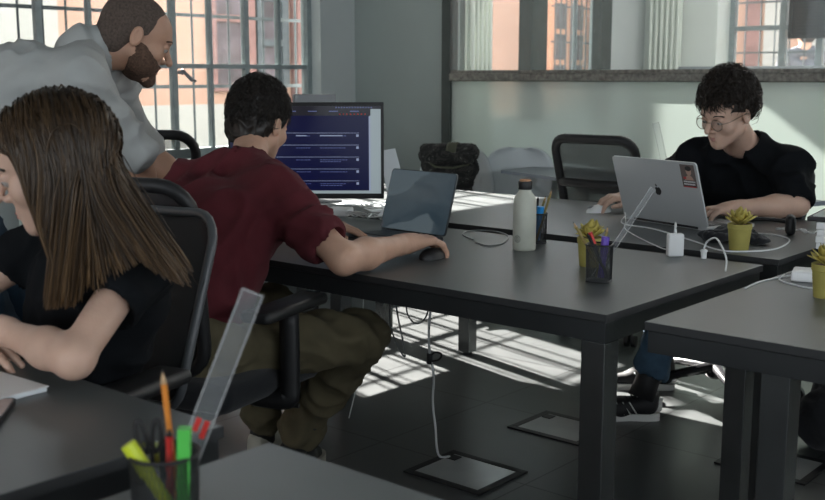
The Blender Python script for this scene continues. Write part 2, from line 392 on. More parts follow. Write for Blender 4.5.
def tiles():
    m = bpy.data.materials.new('floor_tiles'); m.use_nodes = True; nt = m.node_tree; b = nt.nodes['Principled BSDF']
    tc = nt.nodes.new('ShaderNodeTexCoord'); mp = nt.nodes.new('ShaderNodeMapping'); mp.inputs['Location'].default_value = (0, -.215, 0)
    br = nt.nodes.new('ShaderNodeTexBrick'); br.offset = 0; br.inputs['Scale'].default_value = 1.; br.inputs['Brick Width'].default_value = .6; br.inputs['Row Height'].default_value = .6
    br.inputs['Mortar Size'].default_value = .0035; br.inputs['Mortar Smooth'].default_value = .1; br.inputs['Color1'].default_value = (.083, .088, .088, 1); br.inputs['Color2'].default_value = (.074, .079, .079, 1); br.inputs['Mortar'].default_value = (.012, .012, .012, 1)
    n = nt.nodes.new('ShaderNodeTexNoise'); n.inputs['Scale'].default_value = 6; n.inputs['Detail'].default_value = 6
    mx = nt.nodes.new('ShaderNodeMix'); mx.data_type = 'RGBA'; mx.blend_type = 'MULTIPLY'; mx.inputs[0].default_value = .35
    nt.links.new(tc.outputs['Object'], mp.inputs[0]); nt.links.new(mp.outputs[0], br.inputs[0]); nt.links.new(tc.outputs['Object'], n.inputs['Vector'])
    nt.links.new(br.outputs['Color'], mx.inputs[6]); nt.links.new(n.outputs['Fac'], mx.inputs[7]); nt.links.new(mx.outputs[2], b.inputs['Base Color'])
    r = nt.nodes.new('ShaderNodeMapRange'); r.inputs[3].default_value = .28; r.inputs[4].default_value = .42; nt.links.new(n.outputs['Fac'], r.inputs[0]); nt.links.new(r.outputs[0], b.inputs['Roughness'])
    bp = nt.nodes.new('ShaderNodeBump'); bp.inputs['Strength'].default_value = .2; bp.inputs['Distance'].default_value = .002; bp.invert = True
    nt.links.new(br.outputs['Fac'], bp.inputs['Height']); nt.links.new(bp.outputs[0], b.inputs['Normal']); return m
M['tiles'] = tiles()
# ------------------------------------------------------------------ setting
XW = -4.9; YP = 5.1; YF = 8.9; ZC = 3.5
bm = bmesh.new(); bx(bm, XW-.3, 5, -5, YF+.35, -.1, 0); struct('floor', bm, M['tiles'])
bm = bmesh.new(); bx(bm, XW-.3, 5, -5, YF+.35, ZC, ZC+.2); struct('ceiling', bm, M['ceil'])
def wall_with_holes(name, x0, x1, y0, y1, holes, m, axis='x'):
    """holes: (a, b, z0, z1) along the wall; one mesh"""
    bm = bmesh.new(); cur = (y0 if axis == 'x' else x0); end = (y1 if axis == 'x' else x1)
    def seg(a, b, z0, z1):
        if b-a < 1e-4 or z1-z0 < 1e-4: return
        if axis == 'x': bx(bm, x0, x1, a, b, z0, z1)
        else: bx(bm, a, b, y0, y1, z0, z1)
    for a, b, z0, z1 in sorted(holes):
        seg(cur, a, 0, ZC); seg(a, b, 0, z0); seg(a, b, z1, ZC); cur = b
    seg(cur, end, 0, ZC); return struct(name, bm, m)
W1 = (1.2, 4.79, .79, 2.6)
wall_with_holes('wall_left', XW-.14, XW, -5, YF+.35, [(-4.2, -.72, .79, 2.7), W1, (5.67, 6.1, .5, 3.2), (6.53, 8.22, .9, 2.7)], M['wall'])  # narrow unseen opening past the partition, added to backlight the frosted glass with sun
bm = bmesh.new(); bx(bm, XW, -4.16, YP, YP+.16, 0, ZC); struct('wall_back', bm, M['wall_dark'])
M['wall_pale'] = mat('wall_paint_pale', (.72, .76, .71), .8, var=.03, vscale=2)
wall_with_holes('wall_far', XW, 5, YF, YF+.35, [(-4.2, -1.5, 1.29, 2.9), (-1.1, 4.6, .9, 2.9)], M['wall_pale'], 'y')  # second opening, out of view, added to brighten the next room
wall_with_holes('wall_right', 5, 5.2, -5, YF+.35, [(-3.5, 3.5, .9, 2.5), (5.6, 8.5, .9, 2.7)], M['wall'])  # opening beyond the partition, unseen, put in for more light in that room
wall_with_holes('wall_rear', XW, 5, -5.2, -5, [(-3.5, 3.5, .9, 2.6)], M['wall'], 'y')
bm = bmesh.new(); bx(bm, -4.53, -1.4, YF-.12, YF-.002, 1.262, 1.335, .004); struct('trim_1', bm, M['rad_grey'])
# multi-light window beside the desks
def window(name, y0, y1, z0, z1, ys, zs, x=XW-.11, heavy=()):
    bm = bmesh.new(); t = .0105
    bx(bm, x-.03, x+.03, y0, y0+.035, z0, z1); bx(bm, x-.03, x+.03, y1-.035, y1, z0, z1); bx(bm, x-.03, x+.03, y0, y1, z0, z0+.05); bx(bm, x-.03, x+.03, y0, y1, z1-.05, z1)
    for y in ys:
        w = .0165 if y in heavy else t; bx(bm, x-.018, x+.018, y-w, y+w, z0+.05, z1-.05)
    for z in zs: bx(bm, x-.022, x+.022, y0+.03, y1-.03, z-.013, z+.013)
    fr = struct(name, bm, M['frame'], angle=30)
    bm = bmesh.new(); bx(bm, x-.004, x+.002, y0+.03, y1-.03, z0+.04, z1-.04); obj('pane', bm, M['glass'], fr)
    return fr
w = window('window_1', W1[0], W1[1], W1[2], W1[3], [1.6, 2.0, 2.4, 2.92, 3.21, 3.74, 4.0, 4.27, 4.53], [1.306, 2.0], heavy=(2.92, 3.74, 4.27))
bm = bmesh.new(); tube(bm, [(XW-.06, 3.74, 1.27), (XW-.03, 3.74, 1.27), (XW-.03, 3.745, 1.26)], .010); tube(bm, [(XW-.03, 3.74, 1.285), (XW-.025, 3.80, 1.23), (XW-.025, 3.83, 1.222)], [.010, .012, .007]); obj('window_handle', bm, M['grey_plastic'], w, True)
bm = bmesh.new()
for k in range(27):
    y = 1.25+k*.1365; tube(bm, [(XW-.24, y, .70), (XW-.24, y, 2.7)], .0075, 6)
for z in (.79, 1.19, 1.60, 2.01, 2.42): bx(bm, XW-.245, XW-.235, 1.15, 4.86, z-.010, z+.010)
struct('trim_2', bm, M['iron'])
window('window_2', 6.53, 8.22, .9, 2.7, [7.18, 7.9], [], heavy=(7.18,))
bm = bmesh.new(); bx(bm, XW-.10, XW+.02, 7.07, 7.29, .9, 2.7); struct('trim_3', bm, M['dark_frame'])
bm = bmesh.new(); bx(bm, XW-.06, XW+.03, 8.10, 8.27, .9, 2.75); bx(bm, XW-.06, XW+.03, 6.44, 6.53, .9, 2.75); struct('trim_4', bm, M['dark_frame'])
# far window
bm = bmesh.new(); y = YF+.28
for x in (-4.18, -3.72, -3.40, -2.9, -2.4, -1.9, -1.52): bx(bm, x-.028, x+.028, y-.03, y+.03, 1.29, 2.9)
for z in (1.31, 1.665, 2.3, 2.87): bx(bm, -4.2, -1.5, y-.025, y+.025, z-.02, z+.02)
fr = struct('window_4', bm, M['frame'])
bm = bmesh.new(); bx(bm, -4.18, -1.52, y-.003, y+.003, 1.31, 2.87); obj('pane', bm, M['glass'], fr)
bm = bmesh.new()
for k in range(20): tube(bm, [(-4.15+k*.135, y+.2, 1.1), (-4.15+k*.135, y+.2, 3.0)], .007, 6)
for z in (1.46, 1.9): bx(bm, -4.25, -1.4, y+.195, y+.205, z-.008, z+.008)
struct('trim_6', bm, M['iron'])
# steel and glass partition between the two rooms
bm = bmesh.new()
bx(bm, -4.16, -4.095, YP-.02, YP+.06, 0, ZC, .004); bx(bm, -1.0, -.94, YP-.02, YP+.06, 0, ZC); bx(bm, 1.6, 1.66, YP-.02, YP+.06, 0, ZC)
bx(bm, -4.095, 5, YP-.02, YP+.04, 0, .12)
struct('trim_7', bm, M['dark_frame'])
bm = bmesh.new(); bx(bm, -4.095, 5, YP-.03, YP+.05, 1.220, 1.266, .006)
bx(bm, -4.095, 5, YP-.012, YP+.03, 1.266, 1.284)
struct('trim_8', bm, M['old_steel'])
bm = bmesh.new(); bx(bm, -4.095, 5, YP, YP+.008, .12, 1.220); struct('window_5', bm, M['frosted'])
bm = bmesh.new(); bx(bm, -4.095, 5, YP, YP+.006, 1.284, ZC); struct('window_6', bm, M['glass'])
bm = bmesh.new(); bx(bm, -4.82, -4.12, YP-.012, YP, 0, .08, .003); struct('baseboard_back', bm, M['wall_dark'])
# ------------------------------------------------------------------ street outside
bm = bmesh.new(); bx(bm, -30, XW-.3, -30, 40, -.25, -.06); bx(bm, XW-.3, 12, YF+.35, 40, -.25, -.06); g = struct('ground', bm, M['asphalt'])
def facade_window(par, y0, y1, z0, z1, glass, frame, cols=2, rows=3, x=-8.5):
    bm = bmesh.new()
    for i in range(cols+1):
        yy = y0+(y1-y0)*i/cols; bx(bm, x, x+.05, yy-.045, yy+.045, z0, z1)
    for j in range(rows+1):
        zz = z0+(z1-z0)*j/rows; bx(bm, x, x+.045, y0, y1, zz-.035, zz+.035)
    f = obj('window', bm, frame, par); bm = bmesh.new(); bx(bm, x, x+.02, y0, y1, z0, z1); obj('pane', bm, glass, f); return f
ho = thing('house', 'salmon stuccoed house across the lane, seen through the barred windows', 'building', (-8.5, 4.3, 0))
def at0(o): o.matrix_parent_inverse = ho.matrix_basis.inverted(); return o
def hobj(n, bm, m):
    return at0(obj(n, bm, m, ho))
bm = bmesh.new(); bx(bm, -8.8, -8.5, .5, 4.42, .98, 9); bx(bm, -10, -8.5, 4.42, 5.15, .98, 3.3); bx(bm, -10, -8.49, -12, 5.15, -.06, .98); hobj('cream_wall', bm, M['cream'])  # tall unseen part is shaped to block sun from the nearer desks
bm = bmesh.new(); bx(bm, -11, -8.5, 5.15, 26, .98, 3.3);  hobj('wall', bm, M['salmon'])
bm = bmesh.new(); bx(bm, -8.8, -8.5, -12, .5, .98, 9); hobj('salmon_bay', bm, M['salmon'])
bm = bmesh.new(); bx(bm, -11, -8.47, 5.15, 9.5, -.06, .98); hobj('plinth', bm, M['cream'])
bm = bmesh.new(); bx(bm, -11, -8.5, 9.5, 26, -.06, 1.02); hobj('wall_base', bm, M['salmon'])
at0(facade_window(ho, 6.80, 7.30, 1.14, 2.5, M['dark_glass'], M['brown'], 1, 2))
at0(facade_window(ho, 7.42, 7.76, 1.14, 2.5, M['dark_glass'], M['iron'], 1, 3))
bm = bmesh.new(); bx(bm, -8.5, -8.38, 7.86, 8.12, .3, 3.0); hobj('brown_pier', bm, M['brown'])
bm = bmesh.new(); bx(bm, -8.5, -8.42, 14.0, 14.35, 0, 3.2); hobj('brown_pier', bm, M['brown'])
at0(facade_window(ho, 12.75, 13.65, .6, 2.3, M['dark_glass'], M['orange_wood'], 2, 4))
bm = bmesh.new()
for k in range(11): tube(bm, [(-8.3, 12.6+k*.13, .4), (-8.3, 12.6+k*.13, 2.4)], .012, 5)
for z in (.8, 1.30, 1.72, 2.2): tube(bm, [(-8.3, 12.5, z), (-8.3, 14.05, z)], .012, 5)
hobj('grille', bm, M['iron'])
h2 = thing('house', 'pink house behind the barred far window of the next room', 'building', (-3, 13, 0))
bm = bmesh.new(); bx(bm, -8, 6, 13, 15, -.06, 3.4); o = obj('wall', bm, M['salmon'], h2); o.matrix_parent_inverse = h2.matrix_basis.inverted()
bm = bmesh.new()
for x in (-6.2, -5.5, -4.9, -4.2, -3.4): bx(bm, x, x+.28, 12.96, 13, -.06, 3.2)
o = obj('pilaster', bm, M['cream'], h2); o.matrix_parent_inverse = h2.matrix_basis.inverted()
bm = bmesh.new()
for x in (-5.75, -4.5, -3.75, -2.8): bx(bm, x, x+.2, 12.95, 12.99, .3, 2.6)
o = obj('shutter_board', bm, M['brown'], h2); o.matrix_parent_inverse = h2.matrix_basis.inverted()
# dark louvred shutter on the far window
t = thing('window_shutter', 'dark louvred shutter pulled part way down over the far window', 'shutter', (-3.02, YF+.2, 1.565))
bm = bmesh.new()
for x0, x1 in ((-.62, .0), (.05, .75)):
    bx(bm, x0, x0+.03, -.03, .02, 0, 1.3); bx(bm, x1-.03, x1, -.03, .02, 0, 1.3); bx(bm, x0, x1, -.03, .02, 0, .03)
obj('frame', bm, M['shutter'], t)
bm = bmesh.new(); rot = Matrix.Rotation(math.radians(62), 3, 'X')
for x0, x1 in ((-.59, -.03), (.08, .72)):
    for k in range(48): box(bm, ((x0+x1)/2, -.005, .04+k*.026), (x1-x0, .036, .004), rot)
obj('slats', bm, M['shutter'], t)
# ------------------------------------------------------------------ radiators
def radiator(name, label, loc, rz, n, h, pitch, r, m, z0=.12, depth=.07):
    t = thing(name, label, 'radiator', loc, rz)
    bm = bmesh.new()
    for k in range(n):
        x = (k-(n-1)/2)*pitch
        for dy in (0, depth): tube(bm, [(x, dy, z0), (x, dy, z0+h)], r, 8)
    obj('columns', bm, m, t, True)
    for z in (z0+.01, z0+h-.01):
        bm = bmesh.new(); bx(bm, -(n/2)*pitch, (n/2)*pitch, -.012, depth+.012, z-.022, z+.022, .01)
        obj('header', bm, m, t, angle=40)
    bm = bmesh.new(); tube(bm, [(-(n/2)*pitch+.02, depth/2, 0), (-(n/2)*pitch+.02, depth/2, z0)], .012); obj('feed_pipe', bm, m, t, True); return t
radiator('radiator', 'low column radiator under the barred window behind the desks', (XW+.14, 3.3, 0), PI/2, 26, .56, .05, .016, M['rad'])
radiator('radiator', 'tall ribbed radiator at the corner of the next room, beyond the clear glass', (-4.63, YF-.14, 0), 0, 6, 2.1, .052, .017, M['rad'], depth=.05)
radiator('radiator', 'tall ribbed radiator between two windows of the next room', (XW+.05, 6.32, 0), -PI/2, 5, 2.1, .052, .017, M['rad'], depth=.05)
# ------------------------------------------------------------------ floor boxes
def floor_box(label, x0, x1, y0, y1, open_=0):
    cx, cy = (x0+x1)/2, (y0+y1)/2; t = thing('floor_box', label, 'floor box', (cx, cy, 0), 0)
    w, h = (x1-x0)/2, (y1-y0)/2; bm = bmesh.new(); e = .026
    for a in ((-w, w, -h, -h+e), (-w, w, h-e, h), (-w, -w+e, -h+e, h-e), (w-e, w, -h+e, h-e)): bx(bm, *a, 0, .006, .001)
    obj('frame', bm, M['black_plastic'], t)
    bm = bmesh.new(); bx(bm, -w+e, w-e, -h+e, h-e, 0, .0045); obj('lid', bm, M['lid'], t)
    bm = bmesh.new(); bx(bm, -w+e+.005, -w+e+.04, h-e-.05, h-e-.012, .0045, .0075); obj('cable_flap', bm, M['black_plastic'], t); return t
M['lid'] = mat('floor_box_lid', (.42, .44, .43), .22, spec=.8, var=.05)
floor_box('floor box with a thin white cable running into its corner, below the bottle desk', -2.154, -1.85, 2.447, 2.703)
floor_box('floor box by the toe of the black striped sneaker', -2.16, -1.86, 3.02, 3.27)
floor_box('floor box lying under the front right desk, behind its leg', -1.44, -1.14, 3.17, 3.42)
# ------------------------------------------------------------------ light
wd = bpy.data.worlds.new('World'); bpy.context.scene.world = wd; wd.use_nodes = True
bg = wd.node_tree.nodes['Background']; bg.inputs[0].default_value = (.87, .94, 1., 1); bg.inputs[1].default_value = 5.2
sl = bpy.data.lights.new('sun', 'SUN'); sl.energy = 62; sl.angle = math.radians(.6); sl.color = (1., .96, .9); so = bpy.data.objects.new('sun', sl); COL.objects.link(so)
el, az = math.radians(35.), math.radians(14.4)
sd = Vector((math.cos(az)*math.cos(el), -math.sin(az)*math.cos(el), -math.sin(el)))
so.rotation_euler = sd.to_track_quat('-Z', 'Y').to_euler()
def portal(loc, rot, sx, sy):
    l = bpy.data.lights.new('portal', 'AREA'); l.shape = 'RECTANGLE'; l.size = sx; l.size_y = sy; l.cycles.is_portal = True
    o = bpy.data.objects.new('portal', l); COL.objects.link(o); o.location = loc; o.rotation_euler = rot
portal((XW-.3, 3.0, 1.7), (0, -PI/2, 0), 1.9, 3.7); portal((XW-.3, -1.8, 1.75), (0, -PI/2, 0), 2., 4.9); portal((XW-.3, 7.4, 1.8), (0, -PI/2, 0), 1.9, 1.8)
portal((XW-.3, 5.76, 1.85), (0, -PI/2, 0), 2.7, .65); portal((-2.85, YF+.4, 2.1), (-PI/2, 0, 0), 2.7, 1.7)
portal((1.75, YF+.4, 1.9), (-PI/2, 0, 0), 5.7, 2.); portal((5.3, 7.05, 1.8), (0, PI/2, 0), 1.8, 2.9); portal((5.3, 0, 1.7), (0, PI/2, 0), 1.7, 7.); portal((0, -5.3, 1.75), (PI/2, 0, 0), 7., 1.8)
M['panel_glow'] = mat('fill_panel_glow', (.8, .8, .8), .5, emis=(1., .98, .94), emis_s=9.)
for k, (x, y) in enumerate(((-3.3, 7.2), (-1.2, 7.2), (1.2, 7.2))):  # out-of-view glowing panels, added only to brighten the next room
    t = thing('fill_panel', 'square glowing panel, unseen, added to brighten the next room', 'fill panel', (x, y, ZC), 0, 'added fill panels of the next room')
    bm = bmesh.new(); bx(bm, -.6, .6, -.6, .6, -.03, 0); obj('housing', bm, M['grey_plastic'], t); bm = bmesh.new(); bx(bm, -.57, .57, -.57, .57, -.034, -.03); obj('glow_face', bm, M['panel_glow'], t)
# ------------------------------------------------------------------ camera
cd = bpy.data.cameras.new('camera'); co = bpy.data.objects.new('camera', cd); COL.objects.link(co); bpy.context.scene.camera = co
cd.sensor_width = 36; cd.lens = 1071/825*36; co.location = (0, 0, 1.245)
_p = math.atan(173/1071); _y = math.atan((1350-412.5)/math.hypot(1071, 173)); co.rotation_euler = (PI/2-_p, 0, _y)
cd.dof.use_dof = True; cd.dof.focus_distance = 3.1; cd.dof.aperture_fstop = 6.3
sc = bpy.context.scene; vs = sc.view_settings; vs.view_transform = 'Standard'; vs.look = 'None'; vs.gamma = 1; vs.use_curve_mapping = False; vs.exposure = 0.
sc.cycles.use_denoising = True; sc.cycles.max_bounces = 8; sc.cycles.diffuse_bounces = 4; sc.cycles.transparent_max_bounces = 16; sc.cycles.caustics_reflective = False; sc.cycles.caustics_refractive = False
sc.cycles.sample_clamp_indirect = 6
M['gloss_black'] = mat('gloss_black', (.02, .02, .022), .16, spec=.7)
M['desk_blue'] = mat('desk_laminate_blue', (.24, .27, .31), .4, var=.06, vscale=3)
# ------------------------------------------------------------------ desks
ZT = .74
def desk(label, x0, x1, y0, y1, legs=None, group=None, inset=.0, flange=False):
    t = thing('desk', label, 'desk', ((x0+x1)/2, (y0+y1)/2, 0), 0, group); w, h = (x1-x0)/2, (y1-y0)/2
    bm = bmesh.new(); bx(bm, -w, w, -h, h, ZT-.018, ZT, .0012); topo = obj('tabletop', bm, M['desk_lighter'] if 'grey desk corner' in label else M['desk'], t)
    tt = topo.data; tt.materials.append(M['desk_edge'])
    for f in tt.polygons:
        if f.normal.z < .9: f.material_index = 1
    i = .006+inset; bm = bmesh.new(); z0, z1 = ZT-.066, ZT-.020
    bx(bm, -w+i, w-i, -h+.006, -h+.046, z0, z1, .001); bx(bm, -w+i, w-i, h-.046, h-.006, z0, z1, .001); bx(bm, -w+i, -w+i+.04, -h+.046, h-.046, z0, z1); bx(bm, w-i-.04, w-i, -h+.046, h-.046, z0, z1)
    obj('frame', bm, M['black_steel'], t)
    L = legs or [(-w+i, -h+.006), (w-i-.06, -h+.006), (-w+i, h-.066), (w-i-.06, h-.066)]
    for lx, ly in L:
        bm = bmesh.new(); bx(bm, lx, lx+.06, ly, ly+.06, .012, z0 if not legs else z1, .002); l = obj('leg', bm, M['leg'], t)
        if flange: bm = bmesh.new(); bx(bm, lx+.061, lx+.096, ly+.012, ly+.05, .004, z1, .001); obj('flange', bm, M['black_steel'], l)
        bm = bmesh.new(); tube(bm, [(lx+.03, ly+.03, 0), (lx+.03, ly+.03, .012)], .022, 12); obj('foot', bm, M['black_plastic'], l)
    return t
M['leg'] = mat('leg_steel', (.085, .09, .09), .25, metal=.7, var=.15, vscale=7)
desk('long charcoal desk in the middle carrying the cream bottle and the open laptop', -2.95, -1.155, 1.975, 2.797)
desk('charcoal desk at which the man with glasses works, beyond the narrow gap', -2.95, -1.155, 2.905, 3.79)
desk('short charcoal desk extending the far sunlit desk towards the windows', -3.74, -2.96, 2.905, 3.79, legs=[(-.385, -.43), (-.385, .37), (-.1, .37)])
desk('charcoal desk holding the yellow pot and white power brick beside the frame edge', -1.063, .75, 1.972, 2.797, legs=[(-.9065+.232, -.355), (.80, -.355), (.80, .3065), (-.345, .3065)])
desk('charcoal desk under the leaning young woman, with a white notebook on it', -3.0, -1.197, .14, .962)
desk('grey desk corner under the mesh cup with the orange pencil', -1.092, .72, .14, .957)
desk('dark desk next to the seated man in glasses, with stacked white boxes', -1.062, .75, 2.905, 3.79, legs=[(.1, -.38), (.8, -.38), (.1, .3), (.8, .3)])
# table by the glass wall, slightly turned
t = thing('desk', 'blue-grey table top standing by the frosted glass behind the mesh chair', 'desk', (-3.48, 4.772, 0), -.345)
ct = math.cos(.345); bm = bmesh.new(); poly(bm, [(0, 0), (1.9, 0), (1.9, .33), (-.2, .6)], .018, ZT-.018); obj('tabletop', bm, M['desk_blue'] if 'desk_blue' in M else M['desk'], t)
bm = bmesh.new(); bx(bm, .62, 1.85, .03, .07, ZT-.06, ZT-.02); obj('frame', bm, M['black_steel'], t)
for lx, ly in ((.62, .03), (1.82, .03), (.62, .36)):
    bm = bmesh.new(); bx(bm, lx, lx+.05, ly, ly+.05, 0, ZT-.02, .002); obj('leg', bm, M['rad'], t)
# ------------------------------------------------------------------ office chairs
M['mesh_back'] = see_through('chair_mesh', (.05, .053, .055), .62, .8)
M['mesh_mid'] = see_through('chair_mesh_mid', (.045, .05, .05), .84, .8)
M['mesh_dense'] = see_through('chair_mesh_dense', (.02, .021, .022), .93, .8)
def office_chair(label, loc, rz, top=.99, width=.45, mesh='mesh_back', edge=None, group='office chairs', arms=True, baseM=None, tilt=.10, lum=True, er=.017, ba=.3, lz=.42):
    """origin on the floor under the seat centre, facing +y"""
    t = thing('office_chair', label, 'chair', loc, rz, group); edge = edge or M['black_plastic']; w = width/2
    def bp(x, z):  # point on the back surface
        u = (z-.55)/(top-.55); return (x, -.245-tilt*u-.02*math.sin(PI*min(max(u, 0), 1))*-1-.05*(1-(x/w)**2)*.6, z)
    out = rrect(width, top-.55, .065, 5); zc = (top+.55)/2
    path = [bp(x*(1 if z > 0 else .88), zc+z) for x, z in out]
    bm = bmesh.new(); tube(bm, path, er, 8, closed=True); obj('back_frame', bm, edge, t, True)
    bm = bmesh.new(); nx, nz = 12, 12; vv = []
    for j in range(nz+1):
        z = .56+(top-.57)*j/nz; zz = z-zc; hw = w*(.88+.12*max(0, min(1, zz*20)));
        d = abs(zz)-((top-.55)/2-.065); 
        if d > 0: hw -= .065-math.sqrt(max(0, .065**2-min(d, .065)**2))
        vv.append([bm.verts.new(bp(hw*(2*i/nx-1), z)) for i in range(nx+1)])
    for j in range(nz):
        for i in range(nx): bm.faces.new((vv[j][i], vv[j][i+1], vv[j+1][i+1], vv[j+1][i]))
    obj('back_mesh', bm, M[mesh], t, True)
    if lum:
        bm = bmesh.new(); tube(bm, [tuple(Vector(bp(w*.9*(k/4-1), .55+(top-.55)*lz))+Vector((0, -.02, 0))) for k in range(9)], .02, 8); obj('lumbar_bar', bm, M['black_plastic'], t, True)
    bm = bmesh.new(); tube(bm, spline([(0, -.10, .40), (0, -.27, .42), (0, -.33, .52), (0, -.335, .68)], 5), .028, 8, flat=.6); obj('back_support', bm, M['black_plastic'], t, True)
    bm = bmesh.new(); box(bm, (0, 0, .455), (.48, .47, .075), None, .034, 4)
    for v in bm.verts:
        v.co.z += .02*abs(v.co.x/.24)**2.-.03*max(0, (v.co.y-.12)/.12)**2
    obj('seat', bm, M['black_fabric'], t, True)
    bm = bmesh.new(); box(bm, (0, -.01, .395), (.2, .26, .05), None, .012); tube(bm, [(.1, .02, .395), (.27, .05, .392)], .007); obj('mechanism', bm, M['black_plastic'], t, angle=40)
    if arms:
        for s in (-1, 1):
            bm = bmesh.new(); tube(bm, spline([(s*.16, 0, .42), (s*.262, 0, .425), (s*.275, 0, .47), (s*.275, 0, .655)], 5), .022, 8, flat=1.3); a = obj('armrest', bm, M['black_plastic'], t, True)
            bm = bmesh.new(); box(bm, (s*.27, -.005, .668), (.085, .30, .03), None, .013, 3); obj('arm_pad', bm, M['black_plastic'], a, angle=50)
    bm = bmesh.new(); tube(bm, [(0, 0, .10), (0, 0, .25)], .027, 12); tube(bm, [(0, 0, .25), (0, 0, .38)], .016, 12); obj('gas_lift', bm, M['chrome'], t, angle=40)
    bm = bmesh.new(); lathe(bm, [(.035, .07), (.045, .08), (.045, .12), (.033, .13)], 16)
    for k in range(5):
        a = 2*PI*k/5+ba; tube(bm, [(.03*math.cos(a), .03*math.sin(a), .112), (.17*math.cos(a), .17*math.sin(a), .100), (.30*math.cos(a), .30*math.sin(a), .078)], [.030, .024, .018], 8, flat=.75)
    obj('star_base', bm, baseM or M['black_plastic'], t, angle=45)
    for k in range(5):
        a = 2*PI*k/5+ba; x, y = .30*math.cos(a), .30*math.sin(a); bm = bmesh.new()
        for s in (-1, 1):
            q = Vector((math.cos(a+1.1), math.sin(a+1.1), 0)); c = Vector((x, y, .027)); tube(bm, [c+q*s*.008, c+q*s*.026], .027, 14)
        tube(bm, [(x, y, .03), (x, y, .075)], .008, 6); obj('castor', bm, M['black_plastic'], t, angle=40)
    return t
M['woman_edge'] = mat('chair_edge_grey', (.075, .08, .085), .35)
office_chair('dark mesh office chair with a thin grey edge, occupied by the long-haired woman', (-1.915, 1.03, 0), PI+.25, top=.955, mesh='mesh_dense', edge=M['woman_edge'], tilt=.12, lum=False, er=.0105)
office_chair('black office chair with armrests under the man in the burgundy T-shirt', (-2.245, 1.735, 0), .28, top=1.005, mesh='mesh_dense')
office_chair('black mesh chair with a glossy star base, occupied by the man in glasses', (-1.78, 3.90, 0), PI+.05, top=.90, mesh='mesh_dense', baseM=M['gloss_black'], ba=-.857-PI-.05)
office_chair('empty mesh-backed office chair behind the far desk, turned from the sunlit strip', (-2.60, 4.59, 0), .05, top=.965, width=.41, mesh='mesh_mid', arms=False, er=.022, lz=.5)
office_chair('black framed mesh chair in front of the barred window, behind the leaning man', (-3.56, 2.66, 0), .50, top=1.035, arms=False, er=.019)
office_chair('black office chair at the dark desk by the bag, only its foot showing', (-.86, 4.05, 0), PI-.3, top=.9)
# ------------------------------------------------------------------ shell chairs
def shell_chair(label, loc, rz):
    t = thing('shell_chair', label, 'chair', loc, rz, 'white moulded shell chairs')
    prof = [(.21, .415, .20), (.205, .445, .215), (.12, .445, .225), (0, .43, .23), (-.11, .43, .23), (-.17, .455, .235), (-.205, .52, .235), (-.222, .62, .225), (-.232, .72, .205), (-.238, .79, .175), (-.24, .83, .125), (-.24, .845, .06)]
    cv = spline(prof, 4); bm = bmesh.new(); rows = []
    for i, (y, z, w) in enumerate(cv):
        u = i/(len(cv)-1); r = []
        for k in range(17):
            a = k/8-1; up = .05*abs(a)**2.5*(1 if u < .5 else .2); fw = .055*abs(a)**2.2*(0 if u < .45 else min(1, (u-.45)*5)); r.append(bm.verts.new((w*a, y+fw, z+up)))
        rows.append(r)
    for A, B in zip(rows, rows[1:]):
        for k in range(16): bm.faces.new((A[k], A[k+1], B[k+1], B[k]))
    s = obj('shell', bm, M['shell'], t, True); md = s.modifiers.new('sol', 'SOLIDIFY'); md.thickness = .008
    for sx in (-1, 1):
        for sy in (-1, 1):
            bm = bmesh.new(); tube(bm, [(sx*.12, sy*.11, .425), (sx*.215, sy*.21, 0)], [.016, .011], 10); obj('leg', bm, M['rad_grey'], t, True)
    return t
shell_chair('white moulded shell chair carrying the dark camouflage backpack', (-3.72, 4.64, 0), PI+.55)
shell_chair('empty white shell chair by the frosted glass at the end of the blue-grey table', (-3.43, 4.85, 0), PI+.55)
# ------------------------------------------------------------------ small things on the desks
M['screen_glass'] = mat('screen_glass', (.02, .03, .038), .04, spec=1., ior=1.9, coat=.6, emis=(.018, .030, .040), emis_s=1.)
M['cable_white'] = mat('cable_white', (.72, .74, .74), .45)
M['cable_grey'] = mat('cable_grey', (.20, .21, .21), .45)
M['bottle'] = mat('bottle_cream', (.50, .51, .44), .42, var=.05, vscale=30)
M['cork'] = mat('cork', (.50, .27, .15), .8, var=.2, vscale=90)
M['pot'] = mat('pot_mustard', (.33, .29, .075), .7, var=.08, vscale=30)
M['leaf'] = mat('succulent_leaf', (.48, .40, .10), .6, var=.25, vscale=35)
M['soil'] = mat('soil', (.10, .05, .03), .95, var=.3, vscale=120, bump=.6)
M['pencil_or'] = mat('pencil_orange', (.62, .20, .015), .4)
M['pencil_ol'] = mat('pencil_olive', (.25, .19, .06), .5)
M['wood'] = mat('sharpened_wood', (.55, .36, .20), .7)
M['lead'] = mat('lead', (.03, .03, .03), .4)
M['hl_yellow'] = mat('highlighter_yellow', (.56, .64, .03), .4)
M['hl_green'] = mat('highlighter_green', (.09, .50, .08), .4)
M['violet'] = mat('marker_violet', (.13, .07, .42), .4)
M['red'] = mat('red_plastic', (.55, .025, .02), .4)
M['blue'] = mat('blue_plastic', (.02, .25, .62), .4)
M['paper'] = mat('paper', (.70, .74, .76), .7)
M['clear'] = see_through('clear_plastic', (.7, .73, .75), .08, .15, gloss=.12)
M['wiremesh'] = see_through('wire_mesh', (.02, .022, .024), .50, .4)
M['mark'] = mat('printed_mark', (.03, .03, .03), .5)

